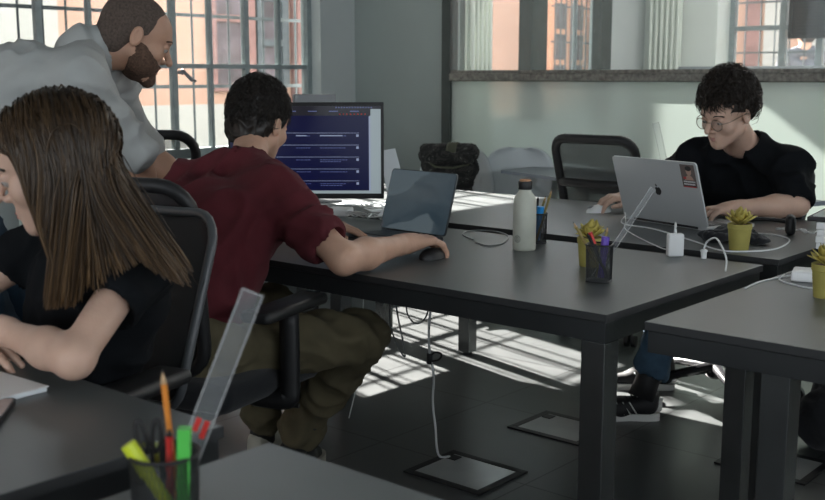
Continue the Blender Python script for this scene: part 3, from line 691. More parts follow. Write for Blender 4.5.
def laptop(name, label, A, B, user, tilt, lidm, w, deck_m, asp=.69):
    """A, B: hinge ends; user: unit vector from hinge to user; lid tilts away from the user"""
    A, B = V(*A), V(*B); c = (A+B)/2; ux = nrm(B-A); uy = nrm(np.cross(V(0, 0, 1), ux)); 
    if uy@V(*user) > 0: pass
    else: ux, uy = -ux, -uy
    ang = math.atan2(ux[1], ux[0]); t = thing(name, label, 'laptop', (c[0], c[1], ZT), ang)
    d = w*asp
    bm = bmesh.new(); poly(bm, [(x, y+d/2) for x, y in rrect(w, d, .012)], .0105, .0015); obj('base', bm, deck_m, t, angle=40)
    bm = bmesh.new(); bx(bm, -w*.41, w*.41, .025, .025+d*.47, .012, .0126); kb = obj('keyboard', bm, M['black_plastic'], t)
    bm = bmesh.new()
    for r in range(6):
        n = 13
        for k in range(n):
            x = -w*.40+(k+.5)*w*.80/n; y = .03+(r+.5)*d*.455/6; bx(bm, x-w*.026, x+w*.026, y-.0075, y+.0075, .0126, .0138)
    obj('keys', bm, M['alu_dark'], kb)
    bm = bmesh.new(); bx(bm, -w*.17, w*.17, .03+d*.52, d*.94, .012, .0124); obj('trackpad', bm, deck_m, t)
    # lid in its own plane: local x, along s upwards
    R = Matrix.Rotation(math.radians(90+tilt), 4, 'X'); T = Matrix.Translation((0, -.002, .013)); ML = T@R
    bm = bmesh.new(); poly(bm, [(x, y+d/2) for x, y in rrect(w, d, .012)], .006, -.003, ML); lid = obj('lid', bm, lidm, t, angle=40)
    bm = bmesh.new(); poly(bm, [(x, y+d/2) for x, y in rrect(w*.985, d*.975, .009)], .0006, -.0036, ML); sc_ = obj('screen', bm, M['screen_glass'], lid)
    bm = bmesh.new(); tube(bm, [(-w*.38, 0, .010), (w*.38, 0, .010)], .006); obj('hinge', bm, M['black_plastic'], t, True)
    return t, lid, ML, w, d
t1, lid1, ML1, w1, d1 = laptop('laptop', 'open laptop with a dark glossy screen used by the man in burgundy', (-2.373, 2.585, .75), (-2.085, 2.565, .75), (0, -1, 0), 17, M['alu_dark'], .292, M['alu_dark'])
t2, lid2, ML2, w2, d2 = laptop('laptop', 'silver laptop with a fruit emblem and a portrait sticker on its lid', (-1.925, 3.40, .755), (-1.545, 3.285, .755), (0, 1, 0), 18, M['alu'], .392, M['alu'], .585)
# fruit emblem on the back of the silver lid (the back faces local -y there)
def apple_pts():
    P = []
    for k in range(40):
        a = 2*PI*k/40+PI/2; x, y = math.cos(a), math.sin(a); r = .0150
        yy = y*1.04; 
        if y > .55: yy -= .30*(1-min(1, abs(x)/.42))**1.3
        if y < -.7: yy += .16*(1-min(1, abs(x)/.3))
        xx = x*(1-.16*max(0, -y)); p = [xx*r, yy*r]
        q = (p[0]-.0175, p[1]-.0015); l = math.hypot(*q)
        if l < .0078: p[0] = .0175+q[0]/l*.0078; p[1] = .0015+q[1]/l*.0078
        P.append(p)
    return P
bm = bmesh.new(); MB = ML2@Matrix.Translation((0, d2*.5, .003))@Matrix.Rotation(PI, 4, 'Y')@Matrix.Translation((0, 0, -.0009)) 
MB = ML2@Matrix.Translation((0, d2*.5, .0029))
poly(bm, [(-x, y) for x, y in apple_pts()], .0008, 0, MB)
poly(bm, [(-.001, .0165), (-.0015, .021), (-.005, .0245), (-.0085, .0255), (-.0080, .021), (-.005, .0175)], .0008, 0, MB); obj('emblem', bm, M['lead'], lid2)
SX = -1
st = ML2@Matrix.Translation((w2*.5-.042, d2*.79, .0029)); 
M['st_bg'] = mat('sticker_ground', (.16, .13, .12), .5); M['st_face'] = mat('sticker_face', (.50, .33, .26), .5); M['st_red'] = mat('sticker_red', (.50, .05, .05), .5); M['st_white'] = mat('sticker_white', (.75, .75, .75), .5)
bm = bmesh.new(); poly(bm, rrect(.062, .080, .002), .0006, 0, st); sk = obj('sticker', bm, M['st_bg'], lid2)
bm = bmesh.new(); poly(bm, [(.004+.012*math.cos(a*.5236), .018+.016*math.sin(a*.5236)) for a in range(12)], .0003, .0007, st); poly(bm, [(-.018, -.014), (.022, -.014), (.016, -.002), (.006, .004), (-.004, .002), (-.014, -.004)], .0003, .0007, st); obj('portrait', bm, M['st_face'], sk)
bm = bmesh.new(); poly(bm, [(.004+.0135*math.cos(a*.5236), .027+.009*math.sin(a*.5236)) for a in range(12)], .0002, .0010, st); obj('dark_hair_print', bm, M['lead'], sk)
bm = bmesh.new(); poly(bm, [(-.027, -.036), (.027, -.036), (.027, -.0145), (-.027, -.0145)], .0002, .0010, st); obj('caption_strip', bm, M['lead'], sk)
bm = bmesh.new(); poly(bm, [(-.022, -.010), (-.010, -.010), (-.010, -.003), (-.022, -.003)], .0002, .0013, st); poly(bm, [(-.027, -.039), (.027, -.039), (.027, -.0355), (-.027, -.0355)], .0002, .0013, st); obj('red_print', bm, M['st_red'], sk)
bm = bmesh.new()
for r in range(2):
    x = -.024
    while x < .022:
        l = random.uniform(.003, .006); poly(bm, [(x, -.022-r*.009), (x+l, -.022-r*.009), (x+l, -.0165-r*.009), (x, -.0165-r*.009)], .0002, .0014, st); x += l+.0012
obj('lettering', bm, M['st_white'], sk)
# ------------------------------------------------------------------ monitor
t = thing('monitor', 'wide monitor with a navy web page on screen, facing the man in burgundy', 'monitor', (-2.616, 2.483, ZT), .716)
W_, H_ = .520, .322; zb = .100
bm = bmesh.new(); bx(bm, -W_/2, W_/2, 0, .022, zb, zb+H_, .003); bx(bm, -.15, .15, .02, .045, zb+.06, zb+.24, .01); obj('housing', bm, M['black_plastic'], t)
M['navy'] = mat('screen_navy', (.001, .001, .006), .3, emis=(.002, .003, .028), emis_s=1.)
M['scr_grey'] = mat('screen_grey', (.1, .1, .1), .3, emis=(.22, .27, .29), emis_s=1.)
M['scr_line'] = mat('screen_line', (.1, .1, .1), .3, emis=(.20, .24, .36), emis_s=1.)
M['scr_black'] = mat('screen_black', (.01, .01, .012), .25, emis=(.012, .012, .018), emis_s=1.)
M['scr_text'] = mat('screen_text', (.1, .1, .1), .3, emis=(.05, .07, .20), emis_s=1.)
def scr(name, rects, m, dy, par=t):
    bm = bmesh.new()
    for x0, x1, z0, z1 in rects: bx(bm, x0, x1, -dy, -dy+.0006, z0, z1)
    return obj(name, bm, m, par)
x0, x1, z0, z1 = -W_/2+.008, W_/2-.010, zb+.018, zb+H_-.012
dp = scr('display', [(x0, x1, z0, z1)], M['scr_grey'], .0008)
xr = x1-.038
scr('page', [(x0, xr, z0+.010, z1-.03)], M['navy'], .0014, dp)
scr('browser_bar', [(x0, x1, z1-.010, z1), (x0, xr+.004, z1-.032, z1-.010)], M['scr_black'], .0016, dp)
scr('rule_lines', [(x0+.05, xr-.035, z1-.090-k*.040, z1-.0888-k*.040) for k in range(5)]+[(xr-.044, xr-.036, z1-.102-k*.040, z1-.094-k*.040) for k in range(5)]+[(xr-.002, xr+.003, z0+.01, z1-.034)], M['scr_line'], .0020, dp)
R_ = []
for k in range(5):
    z = z1-.098-k*.040
    for a, b, n in ((xr-.245, xr-.20, 1), (xr-.165, xr-.08, 2 if k in (2, 4) else 1)):
        for j in range(n):
            x = a
            while x < b-(.02*j):
                l = random.uniform(.003, .010); R_.append((x, x+l, z-j*.006-.002, z-j*.006)); x += l+.0018
for x in [x1-.15+k*.009 for k in range(14)]: R_.append((x, x+.004, z1-.007, z1-.003))
for x in [x0+.02+k*.07 for k in range(5)]: R_.append((x+.1, x+.13, z1-.019, z1-.016))
rows_ = {}
for q in R_: rows_.setdefault((round(q[2], 4), q[0] > xr-.19), []).append(q)
for q in rows_.values(): scr('text_line', q, M['scr_text'], .0021, dp)
scr('bookmark_dots', [(xr-.10+k*.012, xr-.096+k*.012, z1-.029, z1-.025) for k in range(8)], M['red'], .0021, dp)
scr('headline', [(xr-.165, xr-.09, z1-.100, z1-.0965), (xr-.245, xr-.21, z1-.100, z1-.0965)], M['scr_line'], .0024, dp)
bm = bmesh.new(); tube(bm, [(0, .04, .012), (0, .04, zb+.12)], .02, 10); box(bm, (0, .03, .006), (.22, .17, .012), None, .004); obj('stand', bm, M['alu_dark'], t, angle=40)
# slim second screen whose top corner shows above the monitor
t = thing('monitor', 'second monitor standing behind the navy one, only its grey top corner showing', 'monitor', (-3.15, 3.045, ZT), 1.15)
bm = bmesh.new(); bx(bm, -.09, .09, 0, .02, .10, .437, .004); obj('housing', bm, M['grey_plastic'], t)
bm = bmesh.new(); tube(bm, [(0, .025, .01), (0, .025, .25)], .016, 10); box(bm, (0, .02, .005), (.18, .15, .010), None, .003); obj('stand', bm, M['alu_dark'], t, angle=40)
# ------------------------------------------------------------------ bottle
t = thing('bottle', 'cream metal water bottle with a black cap on the middle desk', 'bottle', (-1.797, 2.585, ZT))
bm = bmesh.new(); lathe(bm, [(.0, 0), (.031, 0), (.0335, .003), (.034, .01), (.034, .135), (.0335, .146), (.030, .158), (.024, .167), (.0195, .173), (.0180, .178), (.018, .184)], 40); obj('body', bm, M['bottle'], t, True)
bm = bmesh.new(); lathe(bm, [(.0195, .180), (.0205, .182), (.0205, .202), (.0195, .204), (0, .204)], 32); cp = obj('cap', bm, M['black_plastic'], t, angle=40)
bm = bmesh.new(); lathe(bm, [(.017, .2035), (.017, .208), (.015, .209), (0, .209)], 24); obj('cork_disc', bm, M['cork'], cp, angle=40)
bm = bmesh.new(); ang0 = math.atan2(-.757, .654)-.75
pp = [(.0343*math.cos(ang0+.28*math.cos(a)), .0343*math.sin(ang0+.28*math.cos(a)), .036+.0095*math.sin(a)) for a in [2*PI*k/24 for k in range(24)]]
tube(bm, pp, .0008, 4, closed=True); pp = [(.0343*math.cos(ang0+.10*math.cos(a)), .0343*math.sin(ang0+.10*math.cos(a)), .036+.0055*math.sin(a)) for a in [2*PI*k/14 for k in range(14)]]; tube(bm, pp, .0007, 4, closed=True); obj('round_mark', bm, M['mark'], t)
# ------------------------------------------------------------------ plants
def plant(label, loc, seed, n=26, sc=1.):
    t = thing('potted_succulent', label, 'plant', loc, seed, 'mustard pots with succulents'); rr = random.Random(seed)
    bm = bmesh.new(); lathe(bm, [(0, 0), (.027, 0), (.028, .003), (.0335, .062), (.0355, .064), (.0355, .078), (.034, .079), (.0325, .078), (.0325, .070), (0, .070)], 36); obj('pot', bm, M['pot'], t, angle=35)
    bm = bmesh.new(); lathe(bm, [(0, .071), (.032, .071), (.03, .074), (0, .076)], 20); obj('soil', bm, M['soil'], t, True)
    for k in range(n):
        a = k*2.39996; u = k/n; el_ = math.radians(84-58*u+rr.uniform(-6, 6)); L = (.034+.018*u)*rr.uniform(.85, 1.15); w = .0105+.004*u
        d = Vector((math.cos(a)*math.cos(el_), math.sin(a)*math.cos(el_), math.sin(el_))); s = Vector((-math.sin(a), math.cos(a), 0)); nn = d.cross(s)
        b = Vector((math.cos(a)*.007*u, math.sin(a)*.007*u, .076+.012*(1-u))); bm = bmesh.new(); rows = []
        for i, (q, ww, th) in enumerate(((0, .45, .6), (.3, .8, .9), (.6, 1., .9), (.82, .7, .6), (1, .06, .12))):
            c = b+d*L*q+Vector((0, 0, 1))*(-.010*u*q*q+.004*q); cc = nn*(.0022*th)
            rows.append([bm.verts.new(c+s*w*ww-nn*.002*ww), bm.verts.new(c-cc), bm.verts.new(c-s*w*ww-nn*.002*ww), bm.verts.new(c+cc*.9)])
        for A, B in zip(rows, rows[1:]):
            for i in range(4): bm.faces.new((A[i], A[(i+1) % 4], B[(i+1) % 4], B[i]))
        bm.faces.new(rows[0][::-1]); bm.faces.new(rows[-1]); obj('leaf', bm, M['leaf'], t, True)
    return t
plant('mustard pot with a yellow-green succulent directly behind the mesh pen cup on the middle desk', (-1.505, 2.476, ZT), 1)
plant('mustard pot with a yellow succulent between the silver laptop and the headphones', (-1.316, 3.0, ZT), 2)
plant('mustard pot with a succulent at the frame edge, beside the white adapter', (-.869, 2.475, ZT), 3)
# ------------------------------------------------------------------ pen cups and what is in them
def pen_cup(label, loc, r, h, sq=0., rz=0.):
    t = thing('pen_cup', label, 'pen cup', loc, rz, 'black wire mesh pen cups')
    bm = bmesh.new(); lathe(bm, [(r*.94, .004), (r, h)], 40, sq=sq)
    for f in [f for f in bm.faces if len(f.verts) > 4]: bm.faces.remove(f)
    obj('mesh_wall', bm, M['wiremesh'], t, True)
    bm = bmesh.new(); lathe(bm, [(0, 0), (r*.96, 0), (r*.97, .005), (0, .006)], 40, sq=sq); obj('base', bm, M['black_plastic'], t, True)
    bm = bmesh.new(); P = []
    for k in range(40):
        a = 2*PI*k/40; f = 1. if not sq else 1/((abs(math.cos(a))**(2+sq)+abs(math.sin(a))**(2+sq))**(1/(2+sq))); P.append((r*f*math.cos(a), r*f*math.sin(a), h))
    tube(bm, P, .0022, 6, closed=True); obj('rim', bm, M['black_plastic'], t, True)
    bm = bmesh.new(); n = 44
    for k in range(n):
        a = 2*PI*k/n; f = 1. if not sq else 1/((abs(math.cos(a))**(2+sq)+abs(math.sin(a))**(2+sq))**(1/(2+sq)))
        for s in (-1, 1):
            a2 = a+s*.5; f2 = 1. if not sq else 1/((abs(math.cos(a2))**(2+sq)+abs(math.sin(a2))**(2+sq))**(1/(2+sq)))
            tube(bm, [(r*.945*f*math.cos(a), r*.945*f*math.sin(a), .005), (r*.97*(f+f2)/2*math.cos((a+a2)/2), r*.97*(f+f2)/2*math.sin((a+a2)/2), h/2), (r*f2*math.cos(a2), r*f2*math.sin(a2), h)], .00045, 3, cap=False)
    obj('wires', bm, M['black_steel'], t)
    return t
def stick(name, label, cat, a, b, r, m, tip=None, tipm=None, group=None, n=6, capm=None, cap=0., flat=1.):
    a, b = V(*a), V(*b); L = np.linalg.norm(b-a); t = thing(name, label, cat, tuple(a), 0, group)
    t.rotation_mode = 'QUATERNION'; t.rotation_quaternion = Vector((0, 0, 1)).rotation_difference(Vector(nrm(b-a))); e = L-(tip or 0)
    bm = bmesh.new(); tube(bm, [(0, 0, 0), (0, 0, e)], r, n, flat=flat); obj('barrel', bm, m, t, n > 6, angle=None if n > 6 else 30)
    if tip:
        if name == 'pencil':
            bm = bmesh.new(); tube(bm, [(0, 0, e), (0, 0, e+tip*.72)], [r, r*.3], 8); obj('sharpened_wood', bm, M['wood'], t, True)
            bm = bmesh.new(); tube(bm, [(0, 0, e+tip*.72), (0, 0, e+tip)], [r*.32, r*.04], 8); obj('lead', bm, M['lead'], t, True)
        else:
            bm = bmesh.new(); tube(bm, [(0, 0, e), (0, 0, e+tip*.5), (0, 0, e+tip)], [r*.95, r*.6, r*.3], 10); obj('tip', bm, tipm or M['black_plastic'], t, True)
    if cap:
        bm = bmesh.new(); tube(bm, [(0, 0, e-cap), (0, 0, e+.001)], r*1.18, 12, flat=flat); obj('cap', bm, capm or m, t, angle=40)
    return t
def ruler(label, a, b, w, side, red=False):
    a, b = V(*a), V(*b); d = b-a; L = np.linalg.norm(d); z = nrm(d); x = nrm(V(*side)-z*(V(*side)@z)); y = np.cross(z, x)
    t = thing('ruler', label, 'ruler', tuple(a), 0, 'clear plastic rulers'); t.rotation_mode = 'QUATERNION'; t.rotation_quaternion = Matrix([[x[i], y[i], z[i]] for i in range(3)]).to_quaternion()
    bm = bmesh.new(); bx(bm, -w/2, w/2, -.0011, .0011, 0, L, .0004); obj('strip', bm, M['clear'], t)
    bm = bmesh.new()
    for k in range(int(L/.005)):
        l = .006 if k % 2 == 0 else .0035; bx(bm, w/2-l, w/2-.0005, -.0013, -.0011, .003+k*.005, .0034+k*.005)
    obj('graduations', bm, M['mark'], t)
    bm = bmesh.new(); bx(bm, -w/2, -w/2+.0012, -.0014, .0014, 0, L); bx(bm, w/2-.0012, w/2, -.0014, .0014, 0, L); bx(bm, -w/2, w/2, -.0014, .0014, L-.0014, L); obj('bright_edge', bm, M['clear_edge'], t)
    if red:
        bm = bmesh.new(); bx(bm, -w*.30, -w*.05, -.0018, -.0013, L*.36, L*.42); bx(bm, w*.1, w*.34, -.0018, -.0013, L*.34, L*.42); obj('red_print', bm, M['red'], t)
M['clear_edge'] = see_through('clear_plastic_edge', (.7, .7, .7), .40, .3)
# big cup in front
cb = V(-.970, .693, ZT); pen_cup('black mesh cup in the foreground holding an orange pencil and highlighters', tuple(cb), .039, .086)
Fh = V(-.654, .757, 0); Rh = V(.757, .654, 0)
def pt(c, r, f, z): return tuple(c+Rh*r+Fh*f+V(0, 0, z))
stick('pencil', 'orange pencil pointing up from the foreground cup', 'pencil', pt(cb, .012, .012, .007), pt(cb, -.004, .022, .178), .0038, M['pencil_or'], tip=.018)
stick('highlighter', 'fluorescent yellow highlighter leaning left in the foreground cup', 'highlighter', pt(cb, .016, -.012, .012), pt(cb, -.036, -.014, .100), .0075, M['hl_yellow'], n=14, cap=.04)
stick('highlighter', 'bright green flat highlighter standing in the foreground cup', 'highlighter', pt(cb, .022, -.014, .012), pt(cb, .028, -.018, .121), .0098, M['hl_green'], n=4, cap=.0)
t = thing('scissors', 'black-handled scissors standing in the foreground cup behind the yellow highlighter', 'scissors', pt(cb, -.012, .014, -.018+.024)); t.scale = (.8, .8, .8); t.rotation_euler = (.0, -.08, math.atan2(.654, .757))
for s in (-1, 1):
    bm = bmesh.new(); box(bm, (s*.0055, 0, .055), (.007, .002, .11), Matrix.Rotation(s*.06, 3, 'Y')); obj('blade', bm, M['chrome'], t)
    bm = bmesh.new(); tube(bm, spline([(s*.006, 0, .095), (s*.004, 0, .115), (s*.010, 0, .140), (s*.017, 0, .138), (s*.017, 0, .112), (s*.010, 0, .098)], 4, True), .0032, 6, closed=True); obj('handle', bm, M['black_plastic'], t, True)
stick('pen', 'dark red pen low in the foreground cup beside the orange pencil', 'pen', pt(cb, .004, .0, .007), pt(cb, .006, .004, .112), .0042, M['red'], n=10, tip=.008)
ruler('long clear ruler slanting up out of the foreground cup', pt(cb, -.004, .026, .007), pt(cb, .098, .045, .262), .026, Rh, True)
# square cup on the middle desk
c1 = V(-1.372, 2.302, ZT); pen_cup('square black mesh cup with pencils and a violet marker on the middle desk', tuple(c1), .031, .093, sq=2.5, rz=.3)
stick('pencil', 'olive pencil leaning left in the square mesh cup', 'pencil', pt(c1, .016, .006, .008), pt(c1, -.068, .0, .150), .0036, M['pencil_ol'], tip=.016)
stick('pencil', 'short olive pencil upright on the far side of the square mesh cup', 'pencil', pt(c1, -.004, .014, .008), pt(c1, .022, .016, .137), .0036, M['pencil_ol'], tip=.014)
stick('pen', 'black ballpoint pen crossing the red one in the square mesh cup', 'pen', pt(c1, .022, -.010, .008), pt(c1, -.033, -.006, .122), .0044, M['black_plastic'], n=10, tip=.010)
stick('pen', 'pen with a bright red cap in the square mesh cup', 'pen', pt(c1, .018, -.002, .008), pt(c1, -.024, .002, .122), .0046, M['black_plastic'], n=10, cap=.030, capm=M['red'])
stick('marker', 'violet marker pen in the square mesh cup', 'marker', pt(c1, .004, -.004, .010), pt(c1, .014, -.002, .112), .0085, M['violet'], n=14, cap=.04)
ruler('short clear ruler leaning right out of the square mesh cup', pt(c1, -.010, .012, .008), pt(c1, .130, .012, .232), .014, Rh)
# cup behind the bottle
c0 = V(-1.848, 2.72, ZT); pen_cup('black mesh pen cup half hidden behind the cream bottle', tuple(c0), .034, .092)
stick('pencil', 'ochre pencil leaning right, taller of two behind the bottle', 'pencil', pt(c0, .0, -.01, .008), pt(c0, .046, .0, .165), .0036, M['pencil_ol'], tip=.016)
stick('pencil', 'ochre pencil leaning right, shorter of two behind the bottle', 'pencil', pt(c0, -.010, .008, .008), pt(c0, .030, .012, .145), .0036, M['pencil_ol'], tip=.016)
stick('marker', 'marker with a round blue cap in the cup behind the bottle', 'marker', pt(c0, .004, .005, .008), pt(c0, .012, -.006, .112), .0095, M['blue'], n=14, cap=.03)
stick('pen', 'dark pen sticking up beside the neck of the cream bottle', 'pen', pt(c0, .0, .015, .008), pt(c0, .006, .010, .142), .004, M['black_plastic'], n=10, tip=.010)
# cup on the table by the glass wall
c4 = V(-2.30, 4.46, ZT); pen_cup('pen cup on the blue-grey table, just behind the silver laptop', tuple(c4), .036, .095)
ruler('clear ruler standing in the cup by the frosted glass', pt(c4, .0, .0, .007), pt(c4, -.075, .0, .30), .030, Rh)
plant('small yellow-green succulent by the frosted glass, just its leaves showing', (-2.20, 4.46, ZT+.07-.07), 9)
# ------------------------------------------------------------------ mice, power bricks, plugs
def mouse(label, loc, rz, m, s=1.):
    t = thing('computer_mouse', label, 'mouse', loc, rz); P = [ell((0, 0, .010), (.031*s, .057*s, .020*s))]
    bm = bmesh.new(); rows = []
    for j in range(9):
        v = j/8; y = (v-.5)*.112*s; hw = .030*s*math.sqrt(max(.02, 1-abs(2*v-1)**2.6)); hh = .026*s*(1-abs(2*v-.9)**2.4)*.9+.006
        rows.append([bm.verts.new((hw*math.cos(PI*k/8), y, .001+hh*math.sin(PI*k/8)**.7)) for k in range(9)])
    for A, B in zip(rows, rows[1:]):
        for k in range(8): bm.faces.new((A[k], A[k+1], B[k+1], B[k]))
    for r in rows: pass
    for r in (rows[0], rows[-1]): bm.faces.new(r)
    obj('shell', bm, m, t, True)
    bm = bmesh.new(); bx(bm, -.0006, .0006, .01*s, .05*s, .018*s, .0255*s); obj('button_seam', bm, M['grey_plastic'], t); return t
mouse('white computer mouse under the hand of the man with glasses', (-2.095, 3.50, ZT), PI-.35, M['white_plastic'])
mouse('black computer mouse under the right hand of the man in burgundy', (-1.905, 2.295, ZT), .1, M['black_plastic'])
def brick(label, c, s, rz=0., name='power_adapter', cable_stub=True):
    t = thing(name, label, 'charger', (c[0], c[1], c[2]), rz); bm = bmesh.new(); box(bm, (0, 0, s[2]/2), s, None, .006, 3); obj('body', bm, M['white_plastic'], t, angle=45)
    if cable_stub:
        bm = bmesh.new(); tube(bm, [(0, 0, s[2]-.001), (0, 0, s[2]+.012)], .0035, 8); obj('plug', bm, M['white_plastic'], t, True)
    return t
brick('white charger block standing upright at the gap between the desks', (-1.405, 2.770, ZT), (.046, .028, .066), .75)
t = thing('cable_plug', 'small clear-white plug standing near the desk gap beside the charger block', 'plug', (-1.326, 2.79, ZT)); bm = bmesh.new(); lathe(bm, [(0, 0), (.008, 0), (.0085, .018), (.0105, .020), (.0105, .024), (.005, .027), (0, .028)], 12); obj('body', bm, M['white_plastic'], t, angle=40)
brick('white power adapter lying behind the pot at the frame edge', (-.965, 2.665, ZT), (.11, .085, .026), .3, cable_stub=False)
brick('white power adapter with its cord in the sun beneath the monitor', (-2.775, 2.80, ZT), (.085, .085, .028), .5, cable_stub=False)
brick('smaller white power adapter nearer the leaning hand, under the monitor', (-2.86, 2.70, ZT), (.06, .06, .028), 1.1, cable_stub=False)
def cable(label, pts, r=.0019, m='cable_white', n=6, name='cable'):
    bm = bmesh.new(); tube(bm, spline(pts, n), r, 6); return tag(obj(name, bm, M[m], None, True), label, 'cable')
zc = ZT+.0025
cable('white cable curving over the desk from the silver laptop past the yellow pot', [(-1.95, 3.44, zc), (-1.86, 3.27, zc), (-1.731, 3.226, zc), (-1.609, 3.147, zc), (-1.454, 3.029, zc), (-1.385, 2.965, zc), (-1.31, 2.945, zc), (-1.235, 3.06, zc), (-1.27, 3.27, zc), (-1.36, 3.35, zc), (-1.45, 3.33, zc)], .0024)
cable('white cord looping up from the charger block towards the laptop edge', [(-1.405, 2.770, ZT+.079), (-1.405, 2.772, ZT+.092), (-1.415, 2.785, ZT+.094), (-1.424, 2.80, ZT+.07), (-1.46, 2.85, ZT+.004), (-1.60, 2.96, zc), (-1.78, 3.15, zc), (-1.865, 3.30, zc), (-1.885, 3.33, ZT+.03), (-1.90, 3.355, ZT+.028)], .0019)
cable('white cord arching from the small plug to the front edge of the gap', [(-1.326, 2.79, ZT+.028), (-1.315, 2.785, ZT+.050), (-1.28, 2.76, ZT+.066), (-1.235, 2.70, ZT+.058), (-1.20, 2.66, ZT+.03), (-1.187, 2.63, zc)], .0027)
cable('thin grey cable making a loop on the desk beside the open laptop', [(-2.02, 2.63, zc), (-2.12, 2.70, zc), (-2.15, 2.79, zc), (-2.08, 2.825, zc), (-1.985, 2.765, zc), (-1.91, 2.634, zc), (-1.915, 2.565, zc), (-1.99, 2.60, zc)], .0022, 'cable_grey')
cable('white cord running over the front right desk to the adapter behind the pot', [(-1.05, 2.44, zc), (-1.057, 2.55, zc), (-1.04, 2.64, zc), (-1.015, 2.665, ZT+.01)], .0022)
cable('white cord curling around the pot at the frame edge', [(-1.05, 2.68, zc), (-1.03, 2.60, zc), (-.985, 2.565, zc), (-.93, 2.545, zc), (-.86, 2.56, zc)], .0022)
rr = random.Random(5)
for k, lb in enumerate(('white cord heaped in loose loops beside the power adapter under the monitor', 'white cord coiled closest to the open laptop, under the monitor', 'white cord straggling over the sunny desk edge behind the monitor')):
    cx, cy = ((-2.66, 2.86), (-2.56, 2.80), (-2.78, 3.02))[k]; pts = []
    for i in range(22):
        a = i*.9+k; q = .045+.05*rr.random(); pts.append((cx+q*1.2*math.cos(a)*(.6 if k < 2 else 1.), min(2.775, cy+q*.8*math.sin(a)) if k < 2 else max(2.93, cy+q*.9*math.sin(a)), zc+.003+.004*(i % 3)+rr.random()*.012))
    cable(lb, pts, .0026)
for k in range(3):
    t = thing('document', ('white sheet lying in the sun behind the monitor, widest one', 'white sheet lying askew behind the monitor, under the adapters', 'folded white leaflet behind the monitor, closest to the open laptop')[k], 'paper', ((-2.95, 3.12, ZT), (-2.74, 3.06, ZT), (-2.60, 2.98, ZT))[k], (.3, 1.0, .6)[k])
    bm = bmesh.new(); bx(bm, -.105, .105, -.07, .07, .0002+.0008*k, .0010+.0008*k); obj('sheet', bm, M['paper'], t)
t = thing('document', 'upright white papers leaning beside the monitor\'s edge', 'paper', (-2.725, 3.03, ZT), .9)
for k in range(3):
    bm = bmesh.new(); box(bm, (.012*k, .01*k, .118), (.05, .0012, .232), Matrix.Rotation(-.16-.05*k, 3, 'Y')); obj('sheet', bm, M['paper'], t)
# phone and notebook on the woman's desk
t = thing('notebook', 'white notebook lying on the woman\'s desk beside the phone', 'notebook', (-1.645, .80, ZT), .05)
bm = bmesh.new(); bx(bm, -.10, .10, -.08, .08, 0, .008, .002); obj('pages', bm, M['paper'], t)
bm = bmesh.new(); bx(bm, -.102, .102, -.082, .082, .008, .0095, .0005); obj('cover', bm, M['paper2'] if 'paper2' in M else M['white_plastic'], t)
t = thing('phone', 'dark smartphone lying in front of the white notebook', 'phone', (-1.50, .748, ZT), .85+PI/2)
bm = bmesh.new(); poly(bm, rrect(.145, .07, .010), .007, .001); obj('body', bm, M['black_plastic'], t, angle=40)
bm = bmesh.new(); poly(bm, rrect(.138, .064, .008), .0005, .008); obj('screen', bm, M['screen_glass'], t)
# dark case, headphones, white boxes
t = thing('glasses_case', 'open black soft case on the desk to the left of the yellow pot', 'case', (-1.425, 3.135, ZT), .5)
to_obj('body', sdf_mesh([ell((-1.440, 3.10, ZT+.018), (.055, .035, .020)), ell((-1.40, 3.16, ZT+.024), (.07, .04, .026)), ell((-1.33, 3.14, ZT+.014), (.05, .03, .016)), ell((-1.435, 3.10, ZT+.040), (.04, .014, .016), k=.01, mode='sub')], .004), M['black_fabric'], t, folds(.003, 30, 3)).matrix_parent_inverse = (Matrix.Translation((-1.425, 3.135, ZT))@Matrix.Rotation(.5, 4, 'Z')).inverted()
t = thing('headphones', 'black over-ear headphones lying on the desk between the pot and the bare forearm', 'headphones', (-1.39, 3.37, ZT), .4)
bm = bmesh.new(); tube(bm, spline([(-.075, 0, .03), (-.07, .07, .032), (0, .11, .034), (.07, .07, .032), (.075, 0, .03)], 6), .007, 8); obj('headband', bm, M['black_plastic'], t, True)
for s in (-1, 1):
    bm = bmesh.new(); box(bm, (s*.075, -.01, .034), (.032, .072, .064), None, .015, 3); e = obj('ear_cup', bm, M['black_plastic'], t, angle=60)
cable('white cord bunched behind the headphones near the bare forearm', [(-1.37+.03*math.cos(i*1.3)+i*.006, 3.455+.02*math.sin(i*1.7), zc+.004+.006*(i % 2)) for i in range(16)], .0025)
for k in range(2):
    t = thing('box', ('white flat box on the dark desk, lower of the two', 'white flat box on the dark desk, upper of the two under the black tablet')[k], 'box', (-1.07, 3.27, ZT+.040*k), .15)
    bm = bmesh.new(); bx(bm, -.095, .16, -.09, .12, 0, .018, .002); obj('tray', bm, M['white_plastic'], t); bm = bmesh.new(); bx(bm, -.097, .162, -.092, .122, .0185, .0395, .002); obj('cover', bm, M['white_plastic'], t)
t = thing('tablet', 'black slab like a closed tablet on top of the white boxes', 'tablet', (-1.07, 3.29, ZT+.080), .15)
bm = bmesh.new(); bx(bm, -.13, .20, -.10, .14, 0, .014, .003); obj('body', bm, M['black_plastic'], t); bm = bmesh.new(); bx(bm, -.12, .19, -.09, .13, .014, .0146); obj('screen', bm, M['screen_glass'], t)
